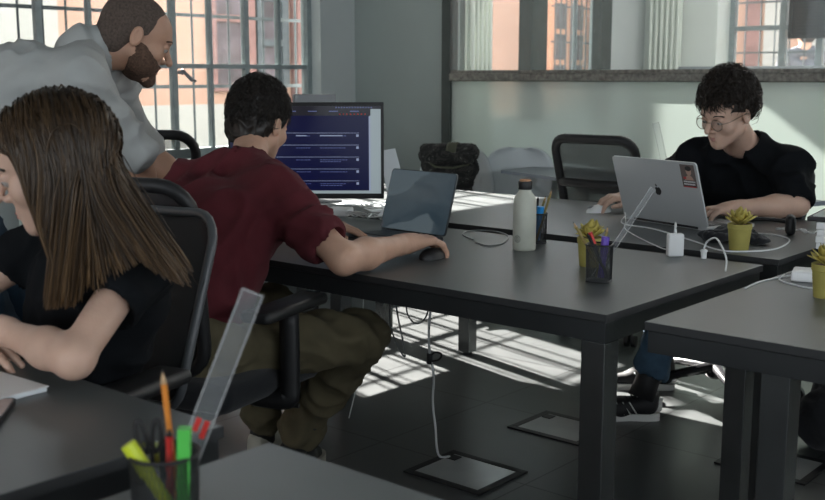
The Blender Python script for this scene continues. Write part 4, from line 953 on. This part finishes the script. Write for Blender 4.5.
# cables under the middle desk
M['black_c'] = M['black_plastic']
hx, hy = -1.985, 2.38
cable('long white cable hanging from the middle desk down into the floor box', [(-1.96, 2.36, .672), (-1.965, 2.36, .60), (-1.975, 2.36, .52), (-1.972, 2.36, .44), (-1.965, 2.37, .37), (-1.985, 2.39, .28), (-1.99, 2.41, .19), (-2.01, 2.44, .12), (-2.07, 2.53, .05), (-2.120, 2.64, .008)], .0038)
cable('dark cord hanging in a narrow loop under the middle desk', [(-2.12, 2.35, .672), (-2.122, 2.35, .56), (-2.118, 2.35, .50), (-2.09, 2.35, .445), (-2.062, 2.35, .415), (-2.066, 2.35, .45), (-2.09, 2.35, .54), (-2.10, 2.35, .60), (-2.105, 2.35, .672)], .0026, 'cable_grey')
cable('pale cord looped round the hanging cable under the middle desk', [(-2.055, 2.352, .672), (-2.055, 2.35, .57), (-2.04, 2.35, .535), (-2.01, 2.35, .525), (-1.98, 2.352, .55), (-1.968, 2.355, .60), (-1.966, 2.362, .672)], .0024, 'cable_grey')
t = thing('cable_tie', 'dark cord knotted round the hanging white cable below the middle desk', 'cable tie', (-1.974, 2.362, .425)); bm = bmesh.new(); tube(bm, spline([(0, 0, 0), (.02, 0, .02), (.045, 0, .018), (.035, 0, .0), (.005, 0, -.01)], 5), .003, 6); lathe(bm, [(.008, -.018), (.009, -.016), (.009, .012), (.008, .014)], 10); obj('loop', bm, M['black_plastic'], t, True)
cable('thin white cord dropping behind the burgundy man\'s knee to the floor', [(-2.62, 2.76, .672), (-2.62, 2.76, .45), (-2.63, 2.75, .2), (-2.66, 2.72, .004)], .002)
cable('white cable running down along the front right desk leg', [(-.80, 2.09, .672), (-.81, 2.085, .45), (-.83, 2.06, .25), (-.85, 2.02, .12), (-.87, 1.98, .004)], .004)
cable('black cord hanging from under the middle desk past the knee', [(-2.66, 2.70, .672), (-2.69, 2.68, .60), (-2.74, 2.66, .5), (-2.76, 2.66, .3), (-2.76, 2.66, .003)], .003, 'black_c')
# ------------------------------------------------------------------ bags
def camo():
    m = bpy.data.materials.new('camouflage'); m.use_nodes = True; nt = m.node_tree; b = nt.nodes['Principled BSDF']; b.inputs['Roughness'].default_value = .9
    tc = nt.nodes.new('ShaderNodeTexCoord'); n = nt.nodes.new('ShaderNodeTexNoise'); n.inputs['Scale'].default_value = 16; n.inputs['Detail'].default_value = 2; n.inputs['Distortion'].default_value = 1.5
    r = nt.nodes.new('ShaderNodeValToRGB'); r.color_ramp.interpolation = 'CONSTANT'; E = r.color_ramp.elements; E[0].color = (.010, .010, .010, 1); E[1].position = .52; E[1].color = (.030, .030, .027, 1); e = E.new(.60); e.color = (.008, .009, .009, 1); e = E.new(.66); e.color = (.085, .085, .08, 1)
    nt.links.new(tc.outputs['Object'], n.inputs['Vector']); nt.links.new(n.outputs['Fac'], r.inputs[0]); nt.links.new(r.outputs[0], b.inputs['Base Color']); return m
M['camo'] = camo(); M['olive'] = mat('olive_webbing', (.07, .075, .05), .85, bump=.3, bscale=300)
t = thing('backpack', 'dark camouflage roll-top backpack propped on the white shell chair', 'backpack', (-3.70, 4.66, .445), 0)
def own(o, par): bpy.context.view_layer.update(); o.matrix_parent_inverse = par.matrix_world.inverted(); return o
bR = frame_fu((.35, -.937, 0), (0, 0, 1)); bF = Frame(V(-3.70, 4.60, .445), bR)
own(to_obj('body', sdf_mesh([ell(bF(0, .02, .17), (.135, .085, .20), bR), ell(bF(.02, .06, .12), (.10, .05, .12), bR), cone(bF(-.09, 0, .32), bF(.09, 0, .32), .07, .07, .06)], .008), M['camo'], t, folds(.010, 14, 2)), t)
own(to_obj('roll_top', sdf_mesh([cone(bF(-.125, .03, .395), bF(.125, .03, .39), .048, .048, .02), cone(bF(-.12, .07, .365), bF(.12, .07, .36), .032, .032, .03)], .007), M['camo'], t, folds(.005, 18, 5)), t)
bm = bmesh.new(); tube(bm, [tuple(bF(-.03, .03+.056*math.sin(a), .392+.056*math.cos(a))) for a in [-.9+.35*k for k in range(9)]], .030, 6, flat=.12); own(obj('strap', bm, M['olive'], t, True), t)
bm = bmesh.new(); tube(bm, [tuple(p) for p in [bF(-.13, .07, .335), bF(-.05, .105, .315), (bF(.05, .105, .318)), bF(.14, .06, .36)]], .006, 6); own(obj('trim_cord', bm, M['olive'], t, True), t)
t = thing('backpack', 'black backpack standing on the floor at the frame edge, under the front right desk', 'backpack', (-1.20, 3.62, 0), 0)
own(to_obj('body', sdf_mesh([ell((-1.17, 3.66, .15), (.14, .12, .155)), ell((-1.22, 3.56, .10), (.12, .09, .105)), ell((-1.12, 3.70, .24), (.12, .10, .12))], .008), M['black_fabric'], t, folds(.008, 12, 7)), t)
for k in range(2):
    bm = bmesh.new(); tube(bm, spline([(-1.30+k*.03, 3.55-k*.04, .10), (-1.345+k*.03, 3.56-k*.04, .18), (-1.32+k*.03, 3.58-k*.03, .28), (-1.24+k*.02, 3.62, .345)], 6), .014, 6, flat=.35); own(obj('strap', bm, M['black_plastic'], t, True), t)
# ------------------------------------------------------------------ people
def skin(name, col):
    m = mat(name, col, .48, spec=.4, var=.10, vscale=14, bump=.12, bscale=220); b = m.node_tree.nodes['Principled BSDF']; b.inputs['Subsurface Weight'].default_value = .06; b.inputs['Subsurface Radius'].default_value = (.01, .004, .002); b.inputs['Subsurface Scale'].default_value = .5; return m
M['skin1'] = skin('skin_warm', (.52, .315, .225)); M['skin2'] = skin('skin_pale', (.55, .36, .275)); M['skin3'] = skin('skin_tan', (.44, .255, .175))
M['eyewhite'] = mat('eye_white', (.34, .31, .29), .3); M['iris'] = mat('iris_brown', (.035, .02, .012), .2)
M['lip'] = mat('lips', (.42, .16, .14), .45); M['lip_m'] = mat('lips_pale', (.40, .20, .165), .5)
def hairmat(name, c0, c1, c2, rough=.42):
    m = bpy.data.materials.new(name); m.use_nodes = True; nt = m.node_tree; b = nt.nodes['Principled BSDF']; b.inputs['Roughness'].default_value = rough; b.inputs['Specular IOR Level'].default_value = .35
    g = nt.nodes.new('ShaderNodeNewGeometry'); r = nt.nodes.new('ShaderNodeValToRGB'); E = r.color_ramp.elements; E[0].color = (*c0, 1); E[1].color = (*c2, 1); e = E.new(.5); e.color = (*c1, 1)
    nt.links.new(g.outputs['Random Per Island'], r.inputs[0]); nt.links.new(r.outputs[0], b.inputs['Base Color']); return m
M['hair_black'] = hairmat('hair_black', (.008, .007, .006), (.014, .011, .009), (.028, .020, .015))
M['hair_dark'] = hairmat('hair_dark_brown', (.010, .007, .005), (.018, .013, .010), (.035, .024, .017))
M['hair_buzz'] = mat('hair_cropped', (.085, .062, .050), .9, var=.35, vscale=160, bump=.6, bscale=500)
M['beard'] = mat('beard_cropped', (.105, .060, .040), .9, var=.4, vscale=150, bump=.8, bscale=420)
def long_hair():
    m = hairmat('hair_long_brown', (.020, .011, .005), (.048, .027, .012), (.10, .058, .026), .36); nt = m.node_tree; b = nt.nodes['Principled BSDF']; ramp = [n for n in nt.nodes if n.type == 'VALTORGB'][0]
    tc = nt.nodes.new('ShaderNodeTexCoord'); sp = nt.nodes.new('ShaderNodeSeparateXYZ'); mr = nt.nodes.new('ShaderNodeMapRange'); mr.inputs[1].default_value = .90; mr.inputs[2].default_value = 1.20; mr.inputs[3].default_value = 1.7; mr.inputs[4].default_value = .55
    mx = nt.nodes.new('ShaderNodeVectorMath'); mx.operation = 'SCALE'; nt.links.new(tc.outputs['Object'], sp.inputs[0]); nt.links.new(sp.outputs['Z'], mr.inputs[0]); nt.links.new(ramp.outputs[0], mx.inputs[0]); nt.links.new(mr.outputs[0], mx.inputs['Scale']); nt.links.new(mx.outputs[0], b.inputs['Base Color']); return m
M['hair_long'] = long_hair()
M['tee_red'] = mat('cotton_burgundy', (.080, .010, .015), .95, var=.12, vscale=14, bump=.25, bscale=600, sheen=.0)
M['tee_black'] = mat('cotton_black', (.007, .008, .0095), .95, spec=.12, var=.15, vscale=14, bump=.25, bscale=600)
M['tee_black2'] = mat('cotton_black_plain', (.008, .008, .010), .95, spec=.12, var=.15, vscale=14, bump=.25, bscale=600)
M['shirt'] = mat('shirt_pale', (.36, .37, .36), .9, var=.05, vscale=14, bump=.2, bscale=500)
M['khaki'] = mat('trousers_khaki', (.105, .088, .050), .9, var=.22, vscale=12, bump=.3, bscale=500)
M['jeans'] = mat('jeans_blue', (.055, .105, .16), .9, var=.30, vscale=18, bump=.4, bscale=500)
M['jeans2'] = mat('jeans_dark_blue', (.020, .045, .075), .9, var=.30, vscale=18, bump=.4, bscale=500)
M['shoe_black'] = mat('shoe_black', (.012, .012, .013), .6); M['shoe_white'] = mat('shoe_white', (.68, .68, .65), .55); M['shoe_cream'] = mat('shoe_cream', (.42, .40, .33), .7)
def hair_cap(F, par, m, g=.0, name='hair', sc=1., top=.0, n=.004, cut_face=True, h=.004, low=0., fr=0.):
    e = lambda x, y, z, a, b, c, k=.02, mode='add': ell(F(x*sc, y*sc, z*sc), (a*sc, b*sc, c*sc), F.R, k*sc, mode)
    P = [e(0, -.014, .036+top*.5, .0785+g, .0995+g, .087+g+top*.5), e(0, -.055, -.03+low, .068+g*.6, .055+g*.5, .062, .03)]
    P += [e(0, .125-fr, -.015, .085, .070, .082, .010, 'sub'), e(-.085, .050, -.055, .045, .062, .060, .008, 'sub'), e(.085, .050, -.055, .045, .062, .060, .008, 'sub'), e(-.092, -.004, -.012, .018, .020, .034, .004, 'sub'), e(.092, -.004, -.012, .018, .020, .034, .004, 'sub'), e(0, -.02, -.150+low, .13, .13, .075, .01, 'sub')]
    return to_obj(name, sdf_mesh(P, h, h), m, par, folds(n, 26, 3) if n else None)
def tufts(F, par, m, n, L, g, name='strands', top=.0, width=.0016, fwd=.3, lift=.25, zmin=.0, wild=.35, sc=1., face_y=.06, k=7):
    u = rng.normal(size=(n*4, 3)); u /= np.linalg.norm(u, axis=1, keepdims=True)
    ok = (u[:, 2] > zmin-.55*(u[:, 1] < -.2)) & ~((u[:, 1] > face_y/.1) & (u[:, 2] < .32)); u = u[ok][:n]; r = np.array([.0785+g, .0995+g, .087+g+top])*sc; c = np.array([0, -.014, .036])*sc
    T = np.stack([u[:, 0]*.6, u[:, 1]*.4+fwd+.0*u[:, 0], -.45+u[:, 2]*.1], 1)+rng.normal(size=u.shape)*wild
    sw = np.sin(u[:, 0]*9+u[:, 1]*7)[:, None]*np.array([[.5, .1, .25]]); T = T+sw*wild*1.6
    N = u/r; N /= np.linalg.norm(N, axis=1, keepdims=True); T = T-N*(T*N).sum(1, keepdims=True); T /= np.linalg.norm(T, axis=1, keepdims=True)
    s = np.linspace(0, 1, k)[None, :, None]; Ls = (L*(.6+.7*rng.random((len(u), 1, 1)))); p = (u*r)[:, None, :]*.97+T[:, None, :]*Ls*s
    q = p/r; ql = np.linalg.norm(q, axis=2, keepdims=True); h = 1+(lift*np.sin(PI*np.minimum(s*1.1, 1)*.8)*(.3+.9*rng.random((len(u), 1, 1))))*.35
    p = q/ql*h*r; W = (p+c)@F.R.T+F.o
    return strands_mesh(name, W, width, m, par)
def shoe(par, heel, d, up, sole, stripes=None, L=.275, name='shoe', tiltz=0.):
    """heel: floor point under the heel; d: horizontal direction to the toe"""
    f = nrm(V(d[0], d[1], tiltz)); R = frame_fu(f, (0, 0, 1)); F = Frame(V(*heel), R)
    P = [cone(F(0, .045, .055), F(0, .15, .045), .038, .036, .03), cone(F(0, .15, .040), F(0, L-.045, .030), .036, .028, .03), cone(F(0, .040, .06), F(0, .035, .085), .036, .036, .02), ell(F(0, L*.5, -.03), (.09, .3, .035), R, .004, 'sub'), cone(F(0, .045, .10), F(0, .035, .16), .026, .03, .006, 'sub')]
    o = to_obj(name, sdf_mesh(P, .005, .005), up, par, None)
    pts = [(.030, .01), (.037, .05), (.034, .11), (.043, .19), (.036, .245), (.015, L+.003), (-.012, L+.004), (-.034, .245), (-.040, .19), (-.030, .11), (-.035, .05), (-.030, .01), (-.012, -.003), (.012, -.003)]
    pts = [(p.x, p.y) for p in spline([(a, b, 0) for a, b in pts], 3, True)]
    bm = bmesh.new(); poly(bm, pts, .026, .0, Matrix.Translation(Vector(F.o))@Matrix(R.tolist()).to_4x4()); obj('sole', bm, sole, o, angle=50)
    if stripes:
        bm = bmesh.new()
        for s in (-1, 1):
            for k in range(3):
                a = F(s*.0335, .085+k*.024, .026); b = F(s*.029, .115+k*.024, .072); tube(bm, [tuple(a), tuple((a+b)/2+R@V(s*.004, 0, 0)), tuple(b)], .0055, 6, flat=.5)
        obj('stripes', bm, stripes, o, True)
        bm = bmesh.new()
        a = F(0, .075, .098); tube(bm, [tuple(F(0, .07, .085)), tuple(F(0, .075, .112)), tuple(F(0, .07, .122))], [.02, .022, .014], 10, flat=.5); obj('tongue', bm, stripes, o, True)
        bm = bmesh.new(); tube(bm, [tuple(F(0, .0, .03)), tuple(F(0, -.002, .075))], [.02, .022], 8, flat=.4); obj('heel_tab', bm, stripes, o, True)
    bm = bmesh.new()
    for k in range(4): tube(bm, [tuple(F(-.022, .10+k*.02, .086-k*.006)), tuple(F(0, .104+k*.02, .092-k*.006)), tuple(F(.022, .10+k*.02, .086-k*.006))], .0028, 5)
    obj('laces', bm, sole if stripes is None else up, o, True); return o
def sock(par, A, K, m, L=.14, r=.040):
    A, K = V(*A), V(*K); bm = bmesh.new(); d = nrm(K-A); tube(bm, [tuple(A-d*.05), tuple(A+d*.03), tuple(A+d*L)], [r*1.05, r*.95, r*1.05], 14); return obj('sock', bm, m, par, True)
RX = [(10, 14, 8), (12, 16, 10), (16, 20, 12), (20, 24, 14)]       # relaxed
TY = [(22, 30, 18), (24, 34, 20), (26, 34, 20), (28, 36, 22)]       # typing or over a mouse
FI = [(62, 78, 40), (66, 80, 42), (70, 82, 44), (74, 84, 46)]       # loosely closed
# --- man in the burgundy T-shirt
R_ = thing('person', 'person in burgundy T-shirt and khaki trousers, seated with back to us, hand on mouse', 'person', (-2.22, 1.75, 0))
def P_(par, o): o.matrix_parent_inverse = Matrix.Translation(-Vector(par.location)); return o
def fixkids(root):
    for c in root.children: c.matrix_parent_inverse = Matrix.Translation(-Vector(root.location))
J = {k: V(*v) for k, v in dict(pelvis=(-2.26, 1.66, .545), chest=(-2.27, 1.82, .85), neck=(-2.315, 1.975, 1.005), SL=(-2.435, 1.875, .940), SR=(-2.115, 1.90, .935), EL=(-2.61, 2.09, .80), ER=(-1.885, 1.915, .788), WL=(-2.43, 2.345, .785), WR=(-1.935, 2.20, .788),
     HL=(-2.35, 1.70, .54), HR=(-2.16, 1.70, .54), KL=(-2.40, 2.12, .55), KR=(-2.005, 2.10, .535), AL=(-2.54, 2.20, .13), AR=(-2.33, 2.15, .15)).items()}
F = Frame(V(-2.405, 2.095, 1.112), frame_fu((-.22, .93, -.28), (0, .25, 1)))
body(J, R_, M['skin1'], F, sc=.94, hands=[dict(W=J['WR'], fwd=(.12, .97, .05), pn=(0, 0, -1), thumb=(-1, 0, 0), curl=TY, sc=1.07), dict(W=J['WL'], fwd=(.85, .50, -.06), pn=(0, 0, -1), thumb=(1, -1, 0), curl=RX)])
tee(J, R_, M['tee_red'], F, sleeve=.66, amp=.010, seed=1., sr=.070, d=.016)
trousers(J, R_, M['khaki'], r=(.090, .072, .066, .062), cuff=.86, amp=.013)
hair_cap(F, R_, M['hair_black'], g=.006, top=.010, n=.004, low=.0, sc=.94)
tufts(F, R_, M['hair_black'], 2600, .034, .007, top=.012, lift=.34, wild=.5, width=.0013, fwd=.1, sc=.94)
face_parts(F, R_, M['iris'], M['hair_black'], M['lip_m'], .94)
sock(R_, (-2.33, 2.15, .13), (-2.005, 2.10, .535), M['shoe_black']); sock(R_, (-2.54, 2.20, .13), (-2.40, 2.12, .565), M['shoe_black'])
shoe(R_, (-2.535, 2.155, .0), (-.35, .93), M['shoe_cream'], M['shoe_cream']); shoe(R_, (-2.36, 2.115, .0), (-.35, .93), M['shoe_black'], M['shoe_cream'])
fixkids(R_)
# --- woman with long hair
W_p = thing('person', 'long-haired person in a black T-shirt, leaning on the desk over crossed forearms', 'person', (-1.86, 1.10, 0))
J = {k: V(*v) for k, v in dict(pelvis=(-1.90, 1.13, .56), chest=(-1.805, 1.15, .83), neck=(-1.745, 1.10, .99), SL=(-1.615, 1.115, .918), SR=(-1.935, 1.165, .93), EL=(-1.515, .915, .795), ER=(-2.06, .98, .80), WL=(-1.725, .905, .812), WR=(-1.86, .885, .780),
     HL=(-1.81, 1.10, .545), HR=(-1.98, 1.14, .545), KL=(-1.84, .72, .56), KR=(-2.08, .76, .56), AL=(-1.83, .76, .10), AR=(-2.10, .80, .10)).items()}
F = Frame(V(-1.655, .985, 1.098), frame_fu((-.62, -.78, -.30), (-.12, -.2, 1)))
body(J, W_p, M['skin2'], F, sc=.93, arm=.79, hf=.0028, hands=[dict(W=J['WL'], fwd=(-.93, .10, -.06), pn=(0, -.25, -1), thumb=(0, -1, 0), curl=FI, sc=.92), dict(W=J['WR'], fwd=(.9, .05, -.05), pn=(0, 0, -1), thumb=(0, 1, 0), curl=RX, sc=.92)])
tee(J, W_p, M['tee_black'], F, sleeve=.42, amp=.007, seed=3., sr=.062, d=.012, w=.86, neckr=.062)
trousers(J, W_p, M['tee_black2'], r=(.092, .07, .062, .055), cuff=.9)
face_parts(F, W_p, M['iris'], M['hair_dark'], M['lip'], .93)
shoe(W_p, (-1.83, .80, 0), (-.1, -1), M['shoe_black'], M['shoe_white'], L=.25); shoe(W_p, (-2.10, .84, 0), (-.1, -1), M['shoe_black'], M['shoe_white'], L=.25)
def long_strands(F, par, n=6500, K=26, ds=.0175, sc=.93):
    u = rng.normal(size=(n*5, 3)); u /= np.linalg.norm(u, axis=1, keepdims=True)
    ok = (u[:, 2] > -.30) & ~((u[:, 1] > .30) & (u[:, 2] < .66)) & ~((np.abs(u[:, 0]) > .5) & (u[:, 1] > .12) & (u[:, 2] < .30)); u = u[ok][:n]; n = len(u)
    layer = rng.random((n, 1)); r0 = np.array([.0785, .0995, .087])*sc; c = F.o+F.R@(np.array([0, -.014, .036])*sc)
    side = np.where(u[:, :1] > .0, 1., -1.); Tl = np.concatenate([side*(1.0-.4*np.abs(u[:, :1])), -.25+.1*u[:, 1:2], -.2*np.ones((n, 1))], 1)+rng.normal(size=(n, 3))*.04
    N = u/r0; N /= np.linalg.norm(N, axis=1, keepdims=True); Tl -= N*(Tl*N).sum(1, keepdims=True)
    p = c+(u*r0)@F.R.T; d = Tl@F.R.T; d /= np.linalg.norm(d, axis=1, keepdims=True); path = [p]
    bk = np.zeros((n, 1)); qf = np.zeros((n, 1)); stop0 = .862+rng.random((n, 1))**1.5*.085; infl = .004+.015*layer
    balls = [(J['SL']+V(-.01, 0, -.005), .066), (J['SR'], .066), (J['chest']+V(.05, .0, 0), .125), (J['neck'], .050), ((J['SL']+J['neck'])/2, .055), ((J['SR']+J['neck'])/2, .055), ((J['SL']+J['chest'])/2, .090)]
    wave = rng.normal(size=(n, 3))*.03
    for i in range(K-1):
        qq = (p-F.o)@F.R; hi = p[:, 2:3] > F.o[2]-.035; bk = np.where(hi, np.clip((-.045-qq[:, 1:2])/.012, 0, 1), bk); qf = np.where(hi, qq[:, 1:2], qf); low = np.clip((F.o[2]+.045-p[:, 2:3])/.08, 0, 1); stopz = stop0+.02*bk+.10*bk*np.exp(-np.maximum(-qf-.045, 0)/.022)
        g = np.array([[0, 0, -1.]])+low*bk*np.array([[.757, .654, 0]])*.64-low*(1-bk)*np.array([[.757, .654, 0]])*.16; g /= np.linalg.norm(g, axis=1, keepdims=True); t = i/(K-1); gl = .22+.40*min(1, t*2.5); d = d*(1-gl)+g*gl+wave*np.sin(i*.5+layer*6)*.5; d /= np.linalg.norm(d, axis=1, keepdims=True)
        p = p+d*ds*np.clip((p[:, 2:3]-stopz)/.05, 0.02, 1)
        q = (p-c)@F.R; rr_ = r0+infl; l = np.linalg.norm(q/rr_, axis=1, keepdims=True); q = np.where(l < 1, q/np.maximum(l, 1e-6), q); mxl = 1.+.07*layer; q = np.where((l > mxl) & (p[:, 2:3] > F.o[2]+.01), q/np.maximum(l, 1e-6)*mxl, q); p = c+q@F.R.T
        q = (p-F.o)@F.R; fx = (np.abs(q[:, 0]) < .060) & (q[:, 1] > .03) & (q[:, 2] < .05); q[:, 0] = np.where(fx, np.sign(q[:, 0]+1e-6)*.060, q[:, 0])
        lim = .022+.022*layer[:, 0]; tk = (q[:, 2] < .055) & (q[:, 2] > -.15); q[:, 1] = np.where(tk, np.minimum(q[:, 1], q[:, 1]*.5+lim*.5), q[:, 1]); p = F.o+q@F.R.T
        for b, rb in balls:
            v = p-b; l = np.linalg.norm(v, axis=1, keepdims=True); R2 = rb+.004+.010*layer; p = np.where(l < R2, b+v/np.maximum(l, 1e-6)*R2, p)
        path.append(p)
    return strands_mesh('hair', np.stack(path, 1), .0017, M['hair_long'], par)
long_strands(F, W_p)
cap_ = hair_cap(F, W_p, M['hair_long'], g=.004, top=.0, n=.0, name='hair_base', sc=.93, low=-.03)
fixkids(W_p)
# --- leaning man in the pale shirt
S_ = thing('person', 'bearded person in a pale shirt with rolled sleeves, leaning over the desk on one arm', 'person', (-3.05, 1.5, 0))
J = {k: V(*v) for k, v in dict(pelvis=(-3.13, 1.46, .97), chest=(-2.90, 1.66, 1.205), neck=(-2.815, 1.80, 1.315), SL=(-2.93, 1.945, 1.235), SR=(-2.685, 1.675, 1.235), EL=(-3.02, 2.12, 1.02), ER=(-2.685, 1.86, 1.035), WL=(-2.88, 2.26, .81), WR=(-2.835, 2.01, .80),
     HL=(-3.19, 1.53, .92), HR=(-3.06, 1.40, .92), KL=(-3.05, 1.66, .51), KR=(-2.955, 1.52, .51), AL=(-3.14, 1.66, .10), AR=(-3.0, 1.46, .10)).items()}
F = Frame(V(-2.745, 1.915, 1.362), frame_fu((.38, .82, -.42), (0, .1, 1)))
body(J, S_, M['skin3'], F, sc=1.02, hands=[dict(W=J['WR'], fwd=(.25, .9, -.22), pn=(0, -.25, -1), thumb=(-1, 0, 0), curl=RX), dict(W=J['WL'], fwd=(.5, .8, -.22), pn=(0, -.25, -1), thumb=(1, 0, 0), curl=RX)])
tee(J, S_, M['shirt'], F, long_=.04, sleeve=1, amp=.009, seed=6., sr=.072, d=.026, neckr=.070)
# collar
nk = J['neck']; up = nrm(F.o-nk)
to_obj('collar', sdf_mesh([cone(nk-up*.02, nk+up*.030, .080, .070, .01), cone(nk+up*.028, nk+up*.010, .072, .090, .004), cone(nk+up*.012, nk+up*.12, .064, .064, .004, 'sub')], .004), M['shirt'], S_)
trousers(J, S_, M['jeans2'], r=(.098, .075, .068, .066), cuff=.92)
hair_cap(F, S_, M['hair_buzz'], g=-.0005, n=.0006, sc=1.02, fr=.018, h=.0035)
# beard: a close shell over jaw and chin
e = lambda x, y, z, a, b, c, k=.015, mode='add': ell(F(x*1.02, y*1.02, z*1.02), (a*1.02, b*1.02, c*1.02), F.R, k, mode)
P = [e(0, .036, -.048, .0640, .0630, .070), e(0, .080, -.100, .026, .023, .022), e(-.050, .026, -.050, .022, .046, .044, .03), e(.050, .026, -.050, .022, .046, .044, .03), e(0, .092, -.052, .024, .014, .007, .006),
     e(0, .085, .032, .13, .085, .078, .02, 'sub'), e(0, .0, .050, .13, .10, .070, .01, 'sub'), e(0, .110, -.066, .014, .020, .007, .004, 'sub'), e(0, -.09, -.05, .12, .10, .12, .01, 'sub')]
to_obj('beard', sdf_mesh(P, .0035, .0035), M['beard'], S_, folds(.0012, 60, 2))
face_parts(F, S_, M['iris'], M['beard'], M['lip_m'], 1.02)
shoe(S_, (-3.15, 1.60, 0), (.757, .654), M['shoe_black'], M['shoe_white']); shoe(S_, (-3.02, 1.40, 0), (.757, .654), M['shoe_black'], M['shoe_white'])
fixkids(S_)
# --- man with glasses
G_ = thing('person', 'person with glasses and tousled dark hair in a black T-shirt, typing behind the silver laptop', 'person', (-1.75, 3.95, 0))
J = {k: V(*v) for k, v in dict(pelvis=(-1.72, 4.05, .55), chest=(-1.71, 3.98, .83), neck=(-1.705, 3.87, 1.000), SL=(-1.530, 3.90, .925), SR=(-1.890, 3.86, .925), EL=(-1.455, 3.80, .79), ER=(-2.06, 3.84, .80), WL=(-1.595, 3.585, .787), WR=(-2.035, 3.635, .787),
     HL=(-1.63, 3.99, .54), HR=(-1.81, 3.99, .54), KL=(-1.77, 3.60, .545), KR=(-1.93, 3.64, .55), AL=(-1.835, 3.43, .13), AR=(-1.965, 3.80, .13)).items()}
F = Frame(V(-1.695, 3.71, 1.118), frame_fu((-.25, -.90, -.34), (0, -.35, 1)))
body(J, G_, M['skin2'], F, sc=1.0, hf=.0028, hands=[dict(W=J['WL'], fwd=(-.55, -.80, -.05), pn=(0, 0, -1), thumb=(-1, .2, 0), curl=TY), dict(W=J['WR'], fwd=(-.42, -.88, .06), pn=(0, .1, -1), thumb=(1, 0, 0), curl=TY)])
tee(J, G_, M['tee_black'], F, sleeve=.86, amp=.012, seed=9., sr=.067, d=.016, neckr=.068)
trousers(J, G_, M['jeans'], r=(.09, .075, .066, .066), cuff=.80)
hair_cap(F, G_, M['hair_dark'], g=.004, top=.022, n=.008, sc=1.0, fr=.0, low=.034)
tufts(F, G_, M['hair_dark'], 2600, .056, .003, top=.020, lift=.80, wild=.8, width=.0019, fwd=.40, sc=1.0, zmin=.30)
face_parts(F, G_, M['iris'], M['hair_dark'], M['lip_m'], 1.0)
sock(G_, J['AL'], J['KL'], M['shoe_black'], .30, .047); sock(G_, J['AR'], J['KR'], M['shoe_black'], .30, .047)
shoe(G_, (-1.80, 3.47, 0), (-.77, -.64), M['shoe_black'], M['shoe_white'], M['shoe_white']); shoe(G_, (-1.94, 3.86, 0), (-.80, -.60), M['shoe_black'], M['shoe_white'], M['shoe_white'])
fixkids(G_)
t = thing('eyeglasses', 'thin metal-framed glasses worn by the man at the silver laptop', 'glasses', tuple(F(0, .11, 0)))
M['wire'] = mat('glasses_metal', (.20, .17, .13), .3, metal=.9); M['lens'] = see_through('lens', (.8, .85, .85), .03, .05, gloss=.25)
bm = bmesh.new()
for s in (-1, 1):
    tube(bm, [tuple(F(s*.034+.0235*math.cos(a), .107-.004*abs(math.cos(a)), -.006+.0215*math.sin(a)*(1 if math.sin(a) > 0 else .95))) for a in [2*PI*k/22 for k in range(22)]], .0014, 6, closed=True)
tube(bm, [tuple(F(-.011, .108, .002)), tuple(F(0, .114, .004)), tuple(F(.011, .108, .002))], .0013, 6); P_(t, obj('frame', bm, M['wire'], t, True))
for s in (-1, 1):
    bm = bmesh.new(); v = [bm.verts.new(tuple(F(s*.034+.0225*math.cos(a), .106, -.006+.0205*math.sin(a)))) for a in [2*PI*k/22 for k in range(22)]]; bm.faces.new(v); P_(t, obj('lens', bm, M['lens'], t))
    bm = bmesh.new(); tube(bm, [tuple(F(s*.057, .102, .0)), tuple(F(s*.074, .08, .002)), tuple(F(s*.084, .0, .006)), tuple(F(s*.082, -.02, -.008))], .0014, 6); P_(t, obj('temple', bm, M['wire'], t, True))
# --- passer-by beyond the far window
B_ = thing('person', 'passer-by in a grey T-shirt outside the far barred window, seen from behind', 'person', (-4.1, 10.6, 0))
M['tee_grey'] = mat('cotton_grey', (.085, .085, .10), .9)
J = {k: V(*v) for k, v in dict(pelvis=(-4.08, 10.6, 1.0), chest=(-4.08, 10.6, 1.28), neck=(-4.08, 10.6, 1.52), SL=(-4.22, 10.5, 1.44), SR=(-3.94, 10.7, 1.44), EL=(-4.28, 10.47, 1.16), ER=(-3.86, 10.74, 1.16), WL=(-4.25, 10.55, .93), WR=(-3.86, 10.80, .93),
     HL=(-4.15, 10.55, .95), HR=(-4.0, 10.65, .95), KL=(-4.16, 10.55, .52), KR=(-3.98, 10.66, .52), AL=(-4.17, 10.52, .06), AR=(-3.98, 10.62, .06)).items()}
F = Frame(V(-4.08, 10.62, 1.66), frame_fu((-.65, .76, 0), (0, 0, 1)))
body(J, B_, M['skin1'], F, h=.012, hf=.007, hands=[dict(W=J['WL'], fwd=(0, .1, -1), pn=(1, 0, 0), thumb=(0, 1, 0), curl=RX), dict(W=J['WR'], fwd=(0, .1, -1), pn=(-1, 0, 0), thumb=(0, 1, 0), curl=RX)])
tee(J, B_, M['tee_grey'], F, sleeve=.6, h=.012); trousers(J, B_, M['jeans2'], h=.012); hair_cap(F, B_, M['hair_dark'], g=.008, h=.006, n=0)
shoe(B_, (-4.17, 10.48, -.06), (-.3, .9), M['shoe_black'], M['shoe_white']); shoe(B_, (-3.98, 10.58, -.06), (-.3, .9), M['shoe_black'], M['shoe_white'])
fixkids(B_)
